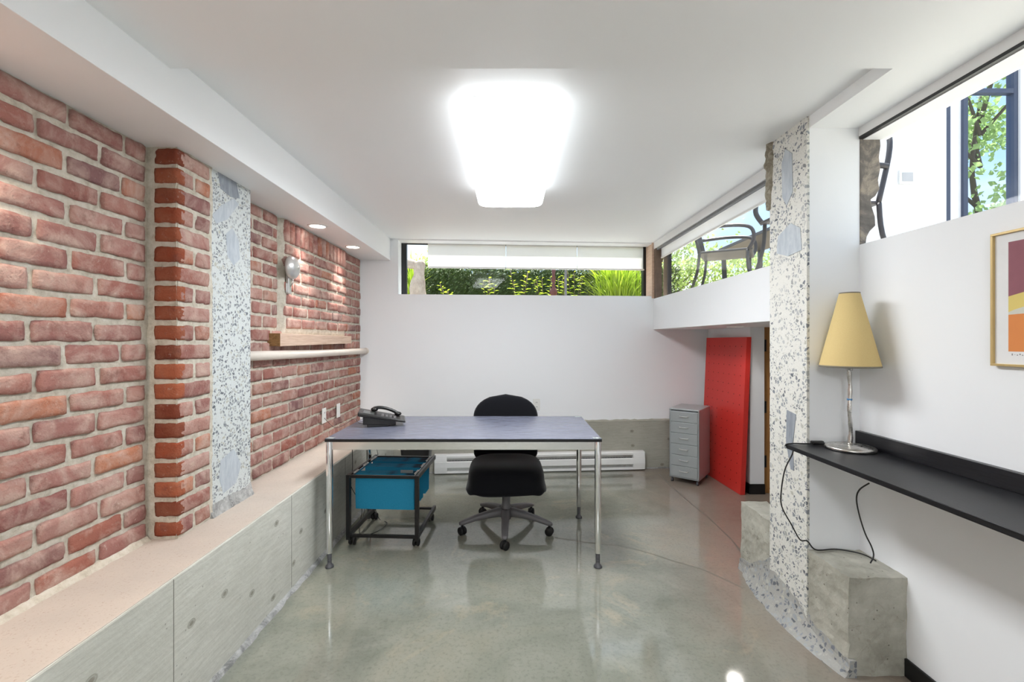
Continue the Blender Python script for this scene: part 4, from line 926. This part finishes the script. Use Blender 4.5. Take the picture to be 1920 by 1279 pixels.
# posts
q = px(1038, 560, 6.1)
t = thing('iron_post', 'burgundy turned iron post between leafy plants', 'post', (q.x, 6.1, GZ - .06)); b = MB()
b.lathe([(.03, 0), (.03, .05), (.018, .06), (.018, .20), (.03, .22), (.018, .25), (.04, .30), (.055, .34), (.04, .38), (.02, .41), (.03, .43), (.016, .45), (.03, .50), (.02, .58), (.028, .64), (.001, .66)], 20); b.build('shaft', M['burgundy'], t)
b = MB(); b.lathe([(.05, 0), (.05, .03), (.03, .04)], 16); b.build('foot', M['burgundy'], t)
q = px(1061, 560, 5.6); b = MB(); b.box(q.x - .014, q.x + .014, 5.6, 5.63, GZ - .1, 2.40); tag(b.build('fence_post', M['post_grey'], bevel=.003), 'plain square grey post outside far window', 'post')
# generic stone garden figure
q = px(786, 560, 5.25)
t = thing('stone_sculpture', 'weathered headless stone sculpture outside the far window', 'sculpture', (q.x, 5.25, GZ - .06)); b = MB(); rg = []
for (z, rx_, ry, ox) in ((.0, .15, .11, 0), (.10, .145, .11, 0), (.125, .10, .085, 0), (.20, .085, .075, -.01), (.30, .085, .075, -.02), (.38, .075, .065, -.01), (.45, .055, .05, 0), (.52, .06, .05, .0), (.58, .066, .05, .0), (.61, .045, .04, .01), (.62, .02, .02, .01)):
    rg.append([Vector((ox + rx_ * math.cos(a) * (1 + .14 * math.sin(a * 7 + z * 9)), ry * math.sin(a) * (1 + .14 * math.sin(a * 5 + z * 7)), z)) for a in [2 * PI * k / 36 for k in range(36)]])
b.loft(rg); b.build('torso', M['sculpt'], t)
b = MB(); rg = []
for (x, z, h, d_) in ((.0, .55, .05, .03), (-.06, .57, .055, .03), (-.12, .585, .06, .028), (-.17, .58, .05, .024), (-.20, .57, .02, .01)):
    rg.append([Vector((x, d_ * math.cos(a), z + h * math.sin(a))) for a in [2 * PI * k / 16 for k in range(16)]])
b.loft(rg); b.build('side_lobe', M['sculpt'], t)
# trees
def tree(x, y, base, h, r, label, seed, n=3500, sz=.14):
    rnd = random.Random(seed); t = thing('garden_tree', label, 'tree', (x, y, base)); bt = MB(); cl = []
    bt.tube(spline([(0, 0, 0), (.1, 0, h * .3), (-.05, .1, h * .6), (0, 0, h * .9)], 4), [max(.02, .09 * (1 - i / 14)) for i in range(13)], 8)
    for k in range(14):
        a = rnd.uniform(0, 2 * PI); e = Vector((math.cos(a) * r * rnd.uniform(.3, .9), math.sin(a) * r * rnd.uniform(.3, .9), h * rnd.uniform(.25, 1))); cl.append(e); s = Vector((0, 0, max(.1, e.z - r * .6))); bt.tube([s, s.lerp(e, .5) + Vector((0, 0, .1)), e], [.035, .02, .006], 6)
    bt.build('trunk', M['bark'], t); b = MB()
    def f():
        c = rnd.choice(cl); return c + Vector((rnd.gauss(0, r * .24), rnd.gauss(0, r * .24), rnd.gauss(0, r * .17)))
    leaves(b, n, f, sz, rnd, asp=.6); leaves_mat(b, 'foliage', M['leaf_tree'], t)
tree(4.2, 13, GZ - .1, 3.3, 1.9, 'feathery pale green tree seen beyond the patio chair', 21, 6000, .13)
tree(8.6, 16.2, GZ - .1, 2.6, 1.1, 'pale green tree at the right of the patio table', 22, 2500, .12)
tree(-1.50, 9.6, GZ - .1, 2.3, .55, 'pale tree against the sky left of the roller blinds', 23, 2200, .09)
tree(8.5, 8.2, GZ - .1, 4.6, 1.5, 'broad leafed tree seen through the glass patio door', 24, 7000, .13)
# patio chair and table
def patio_chair(x, y, rz, label, mat, slats=True):
    t = thing('patio_armchair', label, 'chair', (x, y, GZ), rz, 'patio armchairs'); 
    b = MB(); b.box(-.24, .24, -.23, .22, .425, .445); b.build('seat', mat, t, bevel=.01)
    for s_ in (-1, 1):
        b = MB(); b.tube(spline([(s_ * .27, -.27, 0), (s_ * .25, -.20, .25), (s_ * .24, -.19, .43)], 4), .013, 8); b.build('leg', mat, t)
        b = MB(); b.tube(spline([(s_ * .25, .30, 0), (s_ * .24, .22, .25), (s_ * .24, .20, .43)], 4), .013, 8); b.build('leg', mat, t)
        b = MB(); b.tube(spline([(s_ * .245, -.20, .43), (s_ * .265, -.24, .52), (s_ * .265, -.20, .62), (s_ * .265, .0, .65), (s_ * .25, .24, .64)], 5), .016, 8); b.build('armrest', mat, t)
    b = MB(); b.tube(spline([(-.235, .20, .43), (-.23, .27, .75), (-.15, .29, .86), (.15, .29, .86), (.23, .27, .75), (.235, .20, .43)], 5), .014, 8)
    for k in range(5 * slats): xx = -.14 + k * .07; b.tube([(xx, .21, .44), (xx, .29, .86)], .006, 6)
    b.build('backrest', mat, t); return t
patio_chair(2.02, 4.25, R(60), 'charcoal metal patio armchair outside the window beside the pillar', M['patio'])
patio_chair(1.93, 2.86, R(-90), 'charcoal metal patio armchair outside the nearer right window', M['patio'], False)
t = thing('patio_table', 'long charcoal patio table outside the window beside the pillar', 'table', (2.76, 4.62, GZ)); b = MB(); b.box(-.25, .25, -.85, .85, .70, .735); b.build('table_top', M['patio'], t, bevel=.004)
for sx in (-1, 1):
    for sy in (-1, 1): b = MB(); b.bar((sx * .20, sy * .76, 0), (sx * .22, sy * .79, .70), .04, .04); b.build('leg', M['patio'], t)
# neighbouring white building wall with a glass door
b = MB(); b.box(3.05, 4.52, 4.7, 4.95, GZ - .05, 4.6); b.box(3.05, 3.87, 4.55, 4.7, GZ, 4.6); b.box(5.29, 6.6, 4.7, 4.79, GZ, 4.6); b.box(4.52, 5.29, 4.7, 4.95, 4.35, 4.6); bw = b.build('building_wall', M['frame_white']); tag(bw, 'white rendered building wall across the patio', 'building')
t = thing('patio_door', 'blue framed glass door in the white building across the patio', 'door', (4.52, 4.72, GZ))
b = MB(); b.box(0, .065, 0, .08, 0, 2.69); b.box(.18, .228, -.02, .08, 0, 2.69); b.box(.725, .768, 0, .08, 0, 2.69); b.box(.228, .725, 0, .06, 2.21, 2.26); b.box(0, .768, 0, .08, 2.62, 2.69); b.build('door_frame', M['frame_blue'], t, bevel=.004)
b = MB(); b.box(.065, .18, .01, .07, 0, 2.62); b.build('white_stile', M['frame_white'], t)
b = MB(); b.box(.228, .725, .03, .036, 0, 2.62); b.build('glass_pane', M['glass_blue'], t)
t = thing('intercom_panel', 'small white panel on the white building wall outside', 'intercom', (4.10, 4.70, 2.98)); b = MB(); b.box(-.08, .08, -.02, 0, -.07, .07); b.build('housing', M['white_plastic'], t, bevel=.004)
b = MB(); b.box(-.055, .055, -.024, -.019, -.045, .045); b.build('grille', plain('grey_grille', lin(190, 190, 192), .5), t)
